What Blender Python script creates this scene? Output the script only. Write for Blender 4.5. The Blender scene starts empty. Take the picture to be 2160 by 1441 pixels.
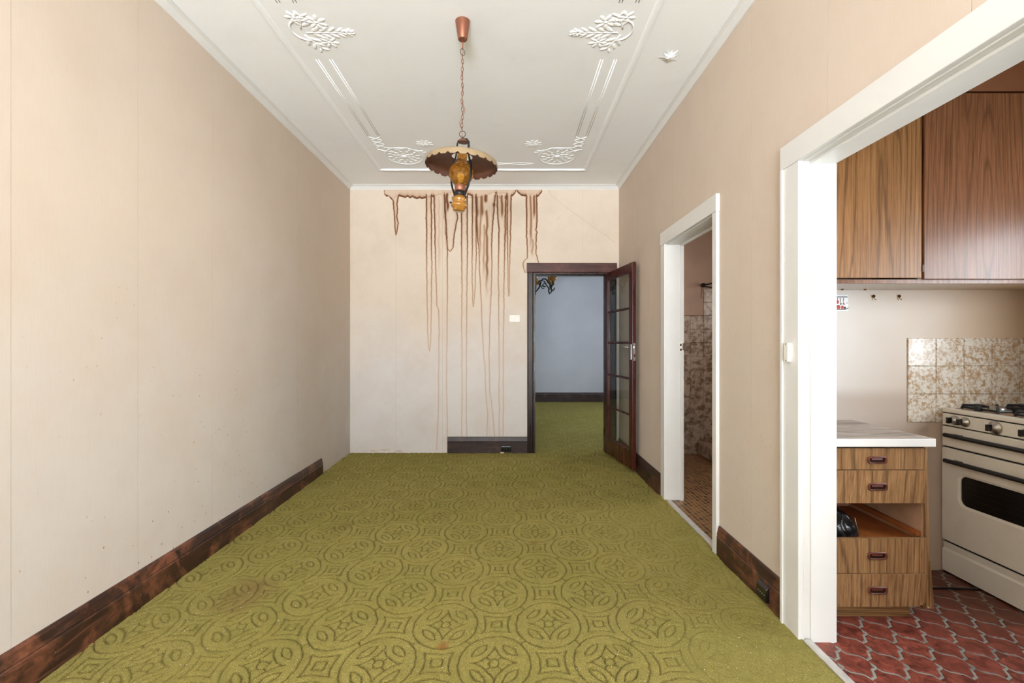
import bpy, math, random
import numpy as np
from mathutils import Vector, Matrix, Euler

random.seed(7)
rng = np.random.default_rng(7)
SC = bpy.context.scene
COL = SC.collection
PI = math.pi

# ------------------------------------------------------------------ camera
EYE = 1.25
cam_d = bpy.data.cameras.new('camera')
cam_d.sensor_width = 36.0
cam_d.lens = 36.0 * 1000.0 / 2160.0
cam_d.shift_x = 7.0 / 2160.0
cam_d.shift_y = 3.5 / 2160.0
cam_d.clip_start = 0.02
cam = bpy.data.objects.new('camera', cam_d)
cam.location = (0, 0, EYE)
cam.rotation_euler = (PI / 2, 0, 0)
COL.objects.link(cam)
SC.camera = cam

# ------------------------------------------------------------------ world, daylight at the windows, exposure
SC.view_settings.view_transform = 'Standard'
SC.view_settings.look = 'None'
SC.view_settings.gamma = 1.0
SC.view_settings.use_curve_mapping = False
SC.view_settings.exposure = 0.0

w = bpy.data.worlds.new('daylight_sky')
SC.world = w
w.use_nodes = True
bg = w.node_tree.nodes['Background']
bg.inputs[0].default_value = (0.80, 0.90, 1.0, 1)
bg.inputs[1].default_value = 1.6


def area_light(name, loc, rot, sx, sy, power, color):
    d = bpy.data.lights.new(name, 'AREA')
    d.shape = 'RECTANGLE'
    d.size = sx
    d.size_y = sy
    d.energy = power
    d.color = color
    o = bpy.data.objects.new(name, d)
    o.location = loc
    o.rotation_euler = rot
    COL.objects.link(o)
    return o


# daylight falling in through the glass of the windows
area_light('daylight_lounge_window', (-0.28, -4.62, 1.55), (PI / 2, 0, 0), 2.6, 2.1, 192, (0.87, 0.935, 1.0))
area_light('daylight_kitchen_window', (3.25, 1.28, 1.5), (PI / 2, 0, PI / 2), 1.3, 0.95, 66, (0.86, 0.93, 1.0))
area_light('daylight_far_window', (3.75, 7.7, 1.6), (PI / 2, 0, PI / 2), 2.0, 1.6, 120, (0.80, 0.89, 1.0))
area_light('added_bath_light', (3.25, 4.0, 1.8), (PI / 2, 0, PI / 2), 0.6, 0.6, 52, (1.0, 0.95, 0.9))  # added light at an added unseen window, brightens the bathroom

# added light outside the big window, aimed up to brighten the ceiling
area_light('added_ceiling_uplight', (-0.28, -5.7, 0.15), (PI - 0.75, 0, 0), 3.4, 1.6, 3450, (0.87, 0.935, 1.0))

# ------------------------------------------------------------------ dimensions
XL, XR = -1.811, 1.259          # side walls of the lounge
YB, YF = 5.405, -4.4            # far wall, window wall behind the camera
ZC = 3.046                      # ceiling
WT = 0.13                       # wall thickness
XK = XR + WT                    # kitchen and bathroom side of the right wall
YK = 2.655                      # far wall of the kitchen
XE = 3.0                        # outer wall of kitchen and bathroom
YN = 10.1                       # far wall of the next room
XNL, XNR = -2.0, 3.5
ZK = -0.02                      # kitchen floor
ZB = 0.0                        # bathroom floor
DX0, DX1, DZ = 0.297, 1.112, 2.055      # doorway in the far wall
BY0, BY1, BZ = 2.885, 3.772, 2.035      # bathroom doorway in the right wall
KY0, KY1, KZ = 0.90, 2.0245, 2.027      # kitchen opening in the right wall


# ------------------------------------------------------------------ materials
def lin(c):
    return tuple(((v / 255.0) / 12.92 if v / 255.0 <= 0.04045 else ((v / 255.0 + 0.055) / 1.055) ** 2.4) for v in c) + (1.0,)


class M:
    """small node-tree builder"""
    def __init__(self, name, rough=0.6, spec=0.5, metal=0.0):
        self.m = bpy.data.materials.new(name)
        self.m.use_nodes = True
        self.nt = self.m.node_tree
        self.b = self.nt.nodes['Principled BSDF']
        self.b.inputs['Roughness'].default_value = rough
        self.b.inputs['Specular IOR Level'].default_value = spec
        self.b.inputs['Metallic'].default_value = metal
        self.tc = None

    def n(self, t, **kw):
        nd = self.nt.nodes.new(t)
        for k, v in kw.items():
            setattr(nd, k, v)
        return nd

    def l(self, a, b):
        self.nt.links.new(a, b)

    def pos(self, scale=(1, 1, 1), obj=False, loc=(0, 0, 0)):
        if obj:
            g = self.n('ShaderNodeTexCoord').outputs['Object']
        else:
            g = self.n('ShaderNodeNewGeometry').outputs['Position']
        mp = self.n('ShaderNodeMapping')
        mp.inputs['Scale'].default_value = scale
        mp.inputs['Location'].default_value = loc
        self.l(g, mp.inputs['Vector'])
        return mp.outputs[0]

    def noise(self, vec, scale, detail=3, rough=0.55, dist=0.0):
        nd = self.n('ShaderNodeTexNoise')
        nd.inputs['Scale'].default_value = scale
        nd.inputs['Detail'].default_value = detail
        nd.inputs['Roughness'].default_value = rough
        nd.inputs['Distortion'].default_value = dist
        self.l(vec, nd.inputs['Vector'])
        return nd.outputs['Fac']

    def ramp(self, fac, stops, interp='LINEAR'):
        r = self.n('ShaderNodeValToRGB')
        r.color_ramp.interpolation = interp
        el = r.color_ramp.elements
        while len(el) < len(stops):
            el.new(0.5)
        for e, (p, c) in zip(el, stops):
            e.position = p
            e.color = c if len(c) == 4 else (c[0], c[1], c[2], 1)
        self.l(fac, r.inputs[0])
        return r.outputs[0]

    def fac(self, f, a, b):
        return self.ramp(f, [(a, (0, 0, 0, 1)), (b, (1, 1, 1, 1))])

    def mix(self, f, a, b, mode='MIX'):
        x = self.n('ShaderNodeMix', data_type='RGBA', blend_type=mode)
        for sock, v in ((x.inputs[0], f), (x.inputs[6], a), (x.inputs[7], b)):
            if hasattr(v, 'links'):
                self.l(v, sock)
            else:
                sock.default_value = v
        return x.outputs[2]

    def math(self, op, a, b=None, c=None):
        x = self.n('ShaderNodeMath', operation=op)
        for i, v in enumerate((a, b, c)):
            if v is None:
                continue
            if hasattr(v, 'links'):
                self.l(v, x.inputs[i])
            else:
                x.inputs[i].default_value = v
        return x.outputs[0]

    def color(self, c):
        if hasattr(c, 'links'):
            self.l(c, self.b.inputs['Base Color'])
        else:
            self.b.inputs['Base Color'].default_value = c
        return self

    def bump(self, h, strength=0.3, dist=0.002):
        b = self.n('ShaderNodeBump')
        b.inputs['Strength'].default_value = strength
        b.inputs['Distance'].default_value = dist
        self.l(h, b.inputs['Height'])
        self.l(b.outputs[0], self.b.inputs['Normal'])
        return self


def plain(name, c, rough=0.5, spec=0.5, metal=0.0, var=0.06, scale=9.0, bump=0.0):
    m = M(name, rough, spec, metal)
    p = m.pos()
    f = m.noise(p, scale, 4)
    c = lin(c)
    lo = tuple(v * (1 - var) for v in c[:3]) + (1,)
    hi = tuple(min(1, v * (1 + var)) for v in c[:3]) + (1,)
    m.color(m.ramp(f, [(0.3, lo), (0.7, hi)]))
    if bump:
        m.bump(m.noise(p, 160, 3), bump, 0.001)
    return m.m


def wallpaper(name, stained=False, tint=(214, 198, 182), pale=(214, 206, 199), tan=(204, 183, 162), zsplit=1.15, zwide=0.9, specks=0.5):
    m = M(name, 0.72, 0.25)
    p = m.pos()
    sep = m.n('ShaderNodeSeparateXYZ')
    m.l(p, sep.inputs[0])
    z = sep.outputs[2]
    big = m.noise(p, 0.9, 4, 0.6)
    mid = m.noise(p, 3.2, 4, 0.6)
    # paper tone: patchy, paler on the lower wall, warmer on the upper
    zz = m.math('ADD', z, m.math('MULTIPLY_ADD', big, 1.5, -0.75))
    t = m.n('ShaderNodeMapRange', interpolation_type='SMOOTHSTEP')
    t.inputs[1].default_value = zsplit - zwide
    t.inputs[2].default_value = zsplit + zwide
    m.l(zz, t.inputs[0])
    c = m.mix(t.outputs[0], lin(pale), lin(tint))
    c = m.mix(m.math('MULTIPLY', m.fac(mid, 0.42, 0.75), 0.30), c, lin(tan))
    # specks
    v = m.n('ShaderNodeTexVoronoi')
    v.inputs['Scale'].default_value = 24
    v.inputs['Randomness'].default_value = 1.0
    m.l(m.pos((1, 1, 0.62)), v.inputs['Vector'])
    sp = m.ramp(v.outputs['Distance'], [(0.055, (1, 1, 1)), (0.10, (0, 0, 0))])
    dens = m.fac(m.noise(p, 3.1, 4), 0.40, 0.56)
    low = m.n('ShaderNodeMapRange')
    low.inputs[1].default_value = 1.9
    low.inputs[2].default_value = 0.5
    m.l(z, low.inputs[0])
    spf = m.math('MULTIPLY', m.math('MULTIPLY', sp, dens), m.math('MULTIPLY', low.outputs[0], specks))
    c = m.mix(spf, c, lin((150, 118, 84)))
    # fine woven vertical thread
    th = m.noise(m.pos((260, 260, 14)), 1.0, 2)
    c = m.mix(m.math('MULTIPLY', m.fac(th, 0.35, 0.75), 0.07), c, lin((176, 150, 122)))
    if stained:
        a = m.n('ShaderNodeAttribute', attribute_name='water_stain')
        s = a.outputs['Fac']
        c = m.mix(m.math('MINIMUM', m.math('MULTIPLY', s, 1.6), 1.0), c,
                  m.ramp(s, [(0.0, lin((226, 196, 166))), (0.3, lin((190, 146, 110))), (0.9, lin((110, 70, 46)))]))
    m.color(c)
    m.bump(th, 0.15, 0.0006)
    return m.m


MAT = {}
MAT['paper'] = wallpaper('aged_beige_wallpaper', specks=0.9)
MAT['paper_right'] = wallpaper('aged_beige_wallpaper_right', tint=(215, 198, 182), pale=(214, 201, 188), specks=0.6)
MAT['paper_back'] = wallpaper('water_stained_wallpaper', stained=True, tint=(228, 212, 195), pale=(228, 222, 219), specks=0.15, zsplit=1.35, zwide=0.55)
MAT['plaster_edge'] = plain('plaster_behind_paper', (176, 154, 132), 0.9, 0.1)
MAT['far_wall'] = plain('cool_grey_wall', (196, 196, 202), 0.8, 0.2, var=0.05, scale=1.6)
MAT['shell'] = plain('plain_plaster', (214, 204, 192), 0.9, 0.1)
MAT['white_trim'] = plain('old_white_gloss_paint', (228, 226, 223), 0.38, 0.45, var=0.025, scale=5, bump=0.12)
MAT['white_plastic'] = plain('white_plastic', (238, 234, 224), 0.35, 0.5, var=0.02)
MAT['black_plastic'] = plain('black_bakelite', (16, 15, 15), 0.22, 0.6, var=0.1)
MAT['black_iron'] = plain('black_iron', (22, 20, 20), 0.45, 0.5, var=0.2)
MAT['copper'] = plain('coppered_metal', (150, 96, 74), 0.38, 0.5, 0.55, var=0.1)
MAT['copper_dark'] = plain('dark_coppered_metal', (112, 74, 58), 0.45, 0.5, 0.35, var=0.12)
MAT['cream_metal'] = plain('cream_enamel_shade', (150, 128, 98), 0.45, 0.4, var=0.06)
MAT['chrome'] = plain('worn_chrome', (205, 205, 205), 0.2, 0.5, 0.95, var=0.06, scale=30)
MAT['steel'] = plain('dull_steel', (168, 164, 156), 0.32, 0.5, 0.9, var=0.12, scale=40)
MAT['threshold'] = plain('grey_aluminium_strip', (196, 192, 186), 0.45, 0.5, 0.2, var=0.08, scale=20)
MAT['grout'] = plain('grey_grout', (138, 137, 128), 0.9, 0.1, var=0.25, scale=14)
MAT['carcass'] = plain('raw_plywood', (176, 138, 112), 0.7, 0.2, var=0.12, scale=12)
MAT['orange_ply'] = plain('orange_varnished_ply', (150, 84, 40), 0.5, 0.3, var=0.15, scale=12)
MAT['brown_panel'] = plain('brown_panel', (140, 92, 62), 0.55, 0.3, var=0.08, scale=8)
MAT['handle_brown'] = plain('red_brown_plastic', (96, 46, 32), 0.3, 0.5, var=0.2, scale=60)
MAT['handle_dark'] = plain('dark_brown_recess', (44, 22, 14), 0.4, 0.4, var=0.1)
MAT['rust'] = plain('rusty_nail', (84, 44, 22), 0.7, 0.3, var=0.25, scale=200)
MAT['putty'] = plain('yellowed_putty', (226, 206, 160), 0.8, 0.2)
MAT['crumb'] = plain('plaster_crumbs', (236, 230, 214), 0.8, 0.2)
MAT['window_frame'] = plain('white_window_frame', (235, 232, 224), 0.5, 0.4)


def bag_mat():
    m = M('black_vinyl', 0.25, 0.6)
    p = m.pos()
    m.color(m.ramp(m.noise(p, 12, 3), [(0.3, lin((8, 8, 9))), (0.7, lin((20, 22, 24)))]))
    m.bump(m.noise(p, 18, 3, 0.5, 1.0), 0.5, 0.01)
    return m.m


MAT['bag'] = bag_mat()


def ceiling_mat():
    m = M('white_ceiling_paint', 0.75, 0.2)
    p = m.pos()
    a = m.noise(p, 1.6, 5, 0.65, 0.6)
    b = m.noise(p, 5.0, 4, 0.6, 0.4)
    c = m.mix(m.math('MULTIPLY', m.fac(a, 0.5, 0.8), 0.28), lin((250, 250, 251)), lin((226, 224, 224)))
    c = m.mix(m.math('MULTIPLY', m.fac(b, 0.62, 0.8), 0.18), c, lin((222, 206, 186)))
    m.color(c)
    m.bump(m.noise(p, 30, 4), 0.12, 0.002)
    return m.m


MAT['ceiling'] = ceiling_mat()


def dark_wood(name, base, worn, vec, rough=0.42, wear=0.5, pale=(120, 100, 88)):
    m = M(name, rough, 0.45)
    p = m.pos(vec)
    g = m.noise(p, 1.0, 5, 0.65, 0.8)
    c = m.ramp(g, [(0.25, lin(tuple(v * 0.55 for v in base))), (0.55, lin(base)), (0.8, lin(worn))])
    q = m.pos()
    wv = m.noise(q, 5.5, 5, 0.7, 0.4)
    c = m.mix(m.math('MULTIPLY', m.fac(wv, 0.5, 0.66), wear), c, lin(worn))
    dust = m.noise(q, 2.4, 5, 0.75)
    c = m.mix(m.math('MULTIPLY', m.fac(dust, 0.58, 0.8), 0.35), c, lin(pale))
    v = m.n('ShaderNodeTexVoronoi')
    v.inputs['Scale'].default_value = 24
    m.l(q, v.inputs['Vector'])
    c = m.mix(m.ramp(v.outputs['Distance'], [(0.03, (0.8, 0.8, 0.8)), (0.06, (0, 0, 0))]), c, lin((190, 160, 140)))
    m.color(c)
    rr = m.ramp(g, [(0.3, (rough - 0.1,) * 3), (0.8, (rough + 0.2,) * 3)])
    m.l(rr, m.b.inputs['Roughness'])
    m.bump(g, 0.25, 0.001)
    return m.m


MAT['skirt_y'] = dark_wood('scuffed_dark_skirting_wood', (60, 36, 27), (150, 92, 66), (30, 2.0, 30), wear=0.7)
MAT['skirt_x'] = dark_wood('scuffed_dark_skirting_wood_far', (52, 34, 31), (92, 64, 56), (2.0, 30, 30), pale=(84, 72, 74))
MAT['arch_dark'] = dark_wood('dark_stained_architrave_wood', (36, 20, 17), (66, 38, 32), (40, 40, 1.6), 0.3, 0.3, (74, 64, 66))
MAT['arch_head'] = dark_wood('red_brown_head_board', (82, 44, 38), (128, 78, 66), (2.2, 30, 30), 0.4, 0.5, (110, 84, 80))
MAT['mahogany'] = dark_wood('red_mahogany_door', (72, 24, 17), (100, 38, 26), (40, 40, 1.4), 0.25, 0.25, (96, 44, 32))


def laminate(name, c_dark, c_mid, c_light, seedx=0.0, rough=0.32, spec=0.5, freq=34.0, streak=1.0, figure=40.0):
    """wood print laminate, grain along Z, with cathedral figure"""
    m = M(name, rough, spec)
    p = m.pos((1, 1, 1), loc=(seedx, 0, seedx * 0.37))
    sep = m.n('ShaderNodeSeparateXYZ')
    m.l(p, sep.inputs[0])
    xy = m.math('ADD', sep.outputs[0], m.math('MULTIPLY', sep.outputs[1], 0.8))
    warp = m.noise(m.pos((3.4, 3.4, 0.42), loc=(seedx, 0, seedx)), 1.0, 1.5, 0.4)
    warp2 = m.noise(m.pos((60, 60, 5.0), loc=(seedx, 0, seedx)), 1.0, 2, 0.5)
    ph = m.math('ADD', m.math('MULTIPLY', xy, freq), m.math('ADD', m.math('MULTIPLY', warp, figure), m.math('MULTIPLY', warp2, 1.0)))
    s = m.math('SINE', m.math('MULTIPLY', ph, 2.6))
    rings = m.math('MULTIPLY_ADD', s, 0.5, 0.5)
    fine = m.noise(m.pos((150, 150, 3.0), loc=(seedx, 0, 0)), 1.0, 4, 0.7)
    pores = m.noise(m.pos((420, 420, 9.0)), 1.0, 2, 0.6)
    broad = m.noise(m.pos((9, 9, 0.6), loc=(seedx + 3, 0, 0)), 1.0, 2, 0.5)
    c = m.ramp(fine, [(0.28, lin(c_dark)), (0.5, lin(c_mid)), (0.72, lin(c_light))])
    line = m.ramp(rings, [(0.0, (1, 1, 1)), (0.07, (0.5, 0.5, 0.5)), (0.26, (0, 0, 0))])
    c = m.mix(m.math('MULTIPLY', line, 0.55 * streak), c, lin(tuple(v * 0.72 for v in c_dark)))
    c = m.mix(m.math('MULTIPLY', m.fac(broad, 0.4, 0.7), 0.15), c, lin(c_dark))
    c = m.mix(m.math('MULTIPLY', m.fac(pores, 0.6, 0.72), 0.35), c, lin(tuple(v * 0.6 for v in c_dark)))
    m.color(c)
    return m.m


MAT['lam_drawer'] = laminate('drawer_wood_laminate', (108, 76, 48), (150, 112, 74), (182, 144, 102), 0.3, 0.4, 0.4, freq=60, figure=22, streak=1.1)
MAT['lam_drawer_b'] = laminate('drawer_wood_laminate_b', (106, 74, 46), (148, 110, 72), (180, 142, 100), 2.1, 0.4, 0.4, freq=60, figure=22, streak=1.1)
MAT['lam_light'] = laminate('light_wood_laminate_door', (114, 76, 42), (156, 110, 66), (180, 134, 86), 5.2, 0.38, 0.4, freq=44, figure=44, streak=1.1)
MAT['lam_dark'] = laminate('red_brown_wood_laminate_door', (96, 60, 38), (134, 88, 58), (156, 108, 74), 8.7, 0.3, 0.4, freq=40, figure=44, streak=0.9)


def lam_horizontal():
    m = M('kick_board_laminate', 0.45, 0.3)
    f = m.noise(m.pos((3, 3, 190)), 1.0, 4, 0.6)
    m.color(m.ramp(f, [(0.3, lin((88, 60, 36))), (0.7, lin((168, 128, 84)))]))
    return m.m


MAT['lam_kick'] = lam_horizontal()


def carpet_mat():
    m = M('olive_green_carved_pile', 0.95, 0.05)
    p = m.pos()
    fib = m.noise(p, 330, 3, 0.7)
    tuft = m.noise(p, 75, 3, 0.65)
    lay = m.noise(p, 17, 4, 0.65, 0.5)
    big = m.noise(p, 1.1, 4, 0.6)
    mid = m.noise(p, 5.0, 4, 0.6)
    c = m.ramp(fib, [(0.30, lin((84, 77, 36))), (0.5, lin((147, 133, 70))), (0.72, lin((200, 185, 116)))])
    c = m.mix(m.math('MULTIPLY', m.fac(big, 0.42, 0.66), 0.4), c, lin((122, 116, 50)))
    c = m.mix(m.math('MULTIPLY', m.fac(mid, 0.55, 0.75), 0.28), c, lin((160, 140, 66)))
    c = m.mix(m.math('MULTIPLY', m.fac(lay, 0.5, 0.72), 0.38), c, lin((104, 100, 42)))
    # dirt marks with a shape of their own
    sep = m.n('ShaderNodeSeparateXYZ')
    m.l(p, sep.inputs[0])
    for (x, y, r, colr, k) in ((-1.33, 2.42, 0.20, (116, 84, 56), 0.6), (-0.275, 1.99, 0.035, (140, 82, 44), 0.8),
                               (-1.15, 3.3, 0.10, (96, 82, 40), 0.5), (0.16, 3.0, 0.03, (110, 60, 40), 0.5)):
        dx = m.math('SUBTRACT', sep.outputs[0], x)
        dy = m.math('SUBTRACT', sep.outputs[1], y)
        d = m.math('SQRT', m.math('ADD', m.math('MULTIPLY', dx, dx), m.math('MULTIPLY', dy, dy)))
        d = m.math('DIVIDE', d, r)
        d = m.math('ADD', d, m.math('MULTIPLY_ADD', m.noise(p, 0.9 / r, 4, 0.7), 1.8, -0.9))
        f = m.ramp(d, [(0.2, (k, k, k)), (1.0, (0, 0, 0))])
        c = m.mix(f, c, lin(colr))
    # carved lines: groove shade painted dark, with brownish backing and trodden-in dirt
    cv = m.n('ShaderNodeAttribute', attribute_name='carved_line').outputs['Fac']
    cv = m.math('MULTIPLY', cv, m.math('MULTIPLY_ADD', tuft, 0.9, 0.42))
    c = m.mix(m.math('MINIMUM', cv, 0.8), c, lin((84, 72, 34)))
    m.color(c)
    h = m.math('ADD', m.math('MULTIPLY', fib, 0.6), tuft)
    m.bump(h, 0.9, 0.008)
    m.b.inputs['Sheen Weight'].default_value = 0.35
    m.b.inputs['Sheen Roughness'].default_value = 0.5
    m.b.inputs['Sheen Tint'].default_value = lin((200, 190, 120))
    return m.m


MAT['carpet'] = carpet_mat()


def terracotta():
    m = M('red_terracotta_tile', 0.5, 0.35)
    p = m.pos()
    a = m.noise(p, 26, 5, 0.7, 0.8)
    b = m.noise(p, 4, 3)
    c = m.ramp(a, [(0.30, lin((52, 24, 20))), (0.5, lin((122, 58, 46))), (0.75, lin((168, 92, 72)))])
    oi = m.n('ShaderNodeObjectInfo')
    c = m.mix(m.math('MULTIPLY', oi.outputs['Random'], 0.35), c, lin((112, 50, 42)))
    # greasy floor dirt spreading from the corner beside the cooker
    sep = m.n('ShaderNodeSeparateXYZ')
    m.l(p, sep.inputs[0])
    d = m.math('ADD', m.math('MULTIPLY', sep.outputs[0], 0.62), sep.outputs[1])
    d = m.math('ADD', d, m.math('MULTIPLY_ADD', b, 0.6, -0.3))
    g = m.n('ShaderNodeMapRange')
    g.inputs[1].default_value = 3.2
    g.inputs[2].default_value = 4.0
    g.inputs[4].default_value = 0.72
    m.l(d, g.inputs[0])
    c = m.mix(g.outputs[0], c, lin((78, 52, 34)))
    m.color(c)
    m.bump(a, 0.3, 0.002)
    m.l(m.ramp(a, [(0.3, (0.32,) * 3), (0.8, (0.6,) * 3)]), m.b.inputs['Roughness'])
    return m.m


MAT['terracotta'] = terracotta()


def glazed(name, ground, spots, scale, rough=0.22, lo=0.5, hi=0.6, second=None):
    m = M(name, rough, 0.5)
    p = m.pos()
    a = m.noise(p, scale, 5, 0.62, 0.5)
    e = m.noise(p, scale * 0.35, 2)
    f = m.math('ADD', a, m.math('MULTIPLY_ADD', e, 0.35, -0.175))
    c = m.mix(m.fac(f, lo, hi), lin(ground), lin(spots))
    b = m.noise(p, scale * 2.2, 3, 0.6, 0.6)
    c = m.mix(m.math('MULTIPLY', m.fac(b, 0.55, 0.68), 0.5), c, lin(second or spots))
    m.color(c)
    return m.m


MAT['splash_tile'] = glazed('cream_floral_glazed_tile', (224, 217, 204), (178, 146, 110), 58, lo=0.43, hi=0.62, second=(166, 132, 96))
MAT['bath_tile'] = glazed('brown_mottled_bath_tile', (186, 168, 152), (120, 98, 78), 20, 0.3, lo=0.45, hi=0.62, second=(142, 122, 104))
MAT['bath_paint'] = plain('old_brown_beige_paint', (172, 146, 130), 0.7, 0.2, var=0.1, scale=2.5)
MAT['kitchen_wall'] = None


def kitchen_wall():
    m = M('grimy_kitchen_paint', 0.5, 0.35)
    p = m.pos()
    sep = m.n('ShaderNodeSeparateXYZ')
    m.l(p, sep.inputs[0])
    n1 = m.noise(p, 1.6, 3, 0.5)
    # cooking grease towards the cooker side and a darker band along the worktop
    g = m.n('ShaderNodeMapRange', interpolation_type='SMOOTHSTEP')
    g.inputs[1].default_value = 1.75
    g.inputs[2].default_value = 2.75
    m.l(m.math('ADD', sep.outputs[0], m.math('MULTIPLY_ADD', n1, 0.8, -0.4)), g.inputs[0])
    c = m.mix(g.outputs[0], lin((222, 215, 208)), lin((204, 180, 154)))
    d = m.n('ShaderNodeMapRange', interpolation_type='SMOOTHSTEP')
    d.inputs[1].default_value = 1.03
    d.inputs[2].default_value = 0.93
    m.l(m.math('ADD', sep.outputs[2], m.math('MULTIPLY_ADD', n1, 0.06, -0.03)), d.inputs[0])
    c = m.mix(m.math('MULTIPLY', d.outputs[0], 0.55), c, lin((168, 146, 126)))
    m.color(c)
    return m.m


MAT['kitchen_wall'] = kitchen_wall()


def mosaic():
    m = M('brown_mosaic_floor', 0.4, 0.4)
    p = m.pos()
    b = m.n('ShaderNodeTexBrick')
    b.offset = 0.5
    b.inputs['Scale'].default_value = 1.0
    b.inputs['Brick Width'].default_value = 0.05
    b.inputs['Row Height'].default_value = 0.033
    b.inputs['Mortar Size'].default_value = 0.0022
    b.inputs['Bias'].default_value = -0.1
    b.inputs['Color1'].default_value = lin((70, 46, 30))
    b.inputs['Color2'].default_value = lin((158, 116, 74))
    b.inputs['Mortar'].default_value = lin((196, 162, 118))
    r = m.n('ShaderNodeMapping')
    r.inputs['Rotation'].default_value = (0, 0, PI / 2)
    m.l(p, r.inputs['Vector'])
    m.l(r.outputs[0], b.inputs['Vector'])
    m.color(m.mix(m.math('MULTIPLY', m.noise(p, 3, 3), 0.5), b.outputs['Color'], lin((104, 72, 46))))
    m.bump(m.math('SUBTRACT', 1.0, b.outputs['Fac']), 0.5, 0.002)
    return m.m


MAT['mosaic'] = mosaic()


def enamel():
    m = M('yellowed_cream_enamel', 0.28, 0.5)
    p = m.pos()
    a = m.noise(p, 5, 5, 0.65)
    s = m.noise(m.pos((60, 60, 9)), 1.0, 4, 0.7)
    c = m.mix(m.math('MULTIPLY', m.fac(a, 0.5, 0.75), 0.4), lin((228, 221, 206)), lin((204, 186, 156)))
    c = m.mix(m.math('MULTIPLY', m.fac(s, 0.66, 0.8), 0.4), c, lin((150, 116, 78)))
    m.color(c)
    return m.m


MAT['enamel'] = enamel()
MAT['hob_plate'] = plain('greasy_hob_plate', (150, 122, 96), 0.4, 0.4, var=0.3, scale=18)


def worktop():
    m = M('soiled_white_worktop', 0.4, 0.4)
    p = m.pos()
    a = m.noise(m.pos((3.2, 14, 14)), 1.0, 5, 0.7, 0.5)
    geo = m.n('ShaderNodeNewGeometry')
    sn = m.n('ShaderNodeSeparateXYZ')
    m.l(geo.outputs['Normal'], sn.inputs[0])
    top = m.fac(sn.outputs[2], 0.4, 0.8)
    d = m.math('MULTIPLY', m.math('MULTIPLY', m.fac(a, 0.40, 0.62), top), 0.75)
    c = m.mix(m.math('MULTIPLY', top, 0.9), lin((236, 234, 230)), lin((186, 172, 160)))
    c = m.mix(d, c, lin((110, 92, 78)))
    m.color(c)
    return m.m


MAT['worktop'] = worktop()


def glass(name, tint, gloss_w=0.12, rough=0.03, bump=0.0):
    m = M(name)
    nt = m.nt
    tr = m.n('ShaderNodeBsdfTransparent')
    tr.inputs[0].default_value = tint
    gl = m.n('ShaderNodeBsdfGlossy')
    gl.inputs['Roughness'].default_value = rough
    mx = m.n('ShaderNodeMixShader')
    lw = m.n('ShaderNodeLayerWeight')
    lw.inputs['Blend'].default_value = 0.5
    f = m.math('MULTIPLY_ADD', m.math('POWER', lw.outputs['Facing'], 5.0), 0.9, 0.04 + gloss_w)
    m.l(f, mx.inputs[0])
    m.l(tr.outputs[0], mx.inputs[1])
    m.l(gl.outputs[0], mx.inputs[2])
    if bump:
        b = m.n('ShaderNodeBump')
        b.inputs['Strength'].default_value = bump
        b.inputs['Distance'].default_value = 0.006
        v = m.n('ShaderNodeTexVoronoi')
        v.inputs['Scale'].default_value = 70
        m.l(m.pos(), v.inputs['Vector'])
        m.l(v.outputs['Distance'], b.inputs['Height'])
        m.l(b.outputs[0], gl.inputs['Normal'])
    m.l(mx.outputs[0], nt.nodes['Material Output'].inputs['Surface'])
    return m.m


MAT['pane'] = glass('clear_pane', (0.93, 0.95, 0.94, 1), 0.0)
MAT['window_pane'] = glass('window_pane', (0.97, 0.98, 0.98, 1), 0.0)
MAT['oven_glass'] = glass('sooty_oven_glass', (0.10, 0.10, 0.09, 1), 0.02, 0.05)


def amber():
    m = M('amber_bubbled_glass', 0.08, 0.6)
    p = m.pos()
    v = m.n('ShaderNodeTexVoronoi')
    v.inputs['Scale'].default_value = 85
    m.l(p, v.inputs['Vector'])
    a = m.noise(p, 60, 3, 0.6)
    c = m.ramp(a, [(0.3, lin((150, 92, 26))), (0.55, lin((206, 150, 66))), (0.8, lin((236, 196, 120)))])
    m.color(c)
    m.b.inputs['Transmission Weight'].default_value = 0.78
    m.b.inputs['IOR'].default_value = 1.2
    m.bump(v.outputs['Distance'], 0.6, 0.004)
    return m.m


MAT['amber'] = amber()
MAT['amber_smooth'] = plain('amber_moulded_glass', (168, 116, 50), 0.05, 0.8, var=0.3, scale=25)
MAT['amber_smooth'].node_tree.nodes['Principled BSDF'].inputs['Transmission Weight'].default_value = 0.3
MAT['amber_smooth'].node_tree.nodes['Principled BSDF'].inputs['IOR'].default_value = 1.45


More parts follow.
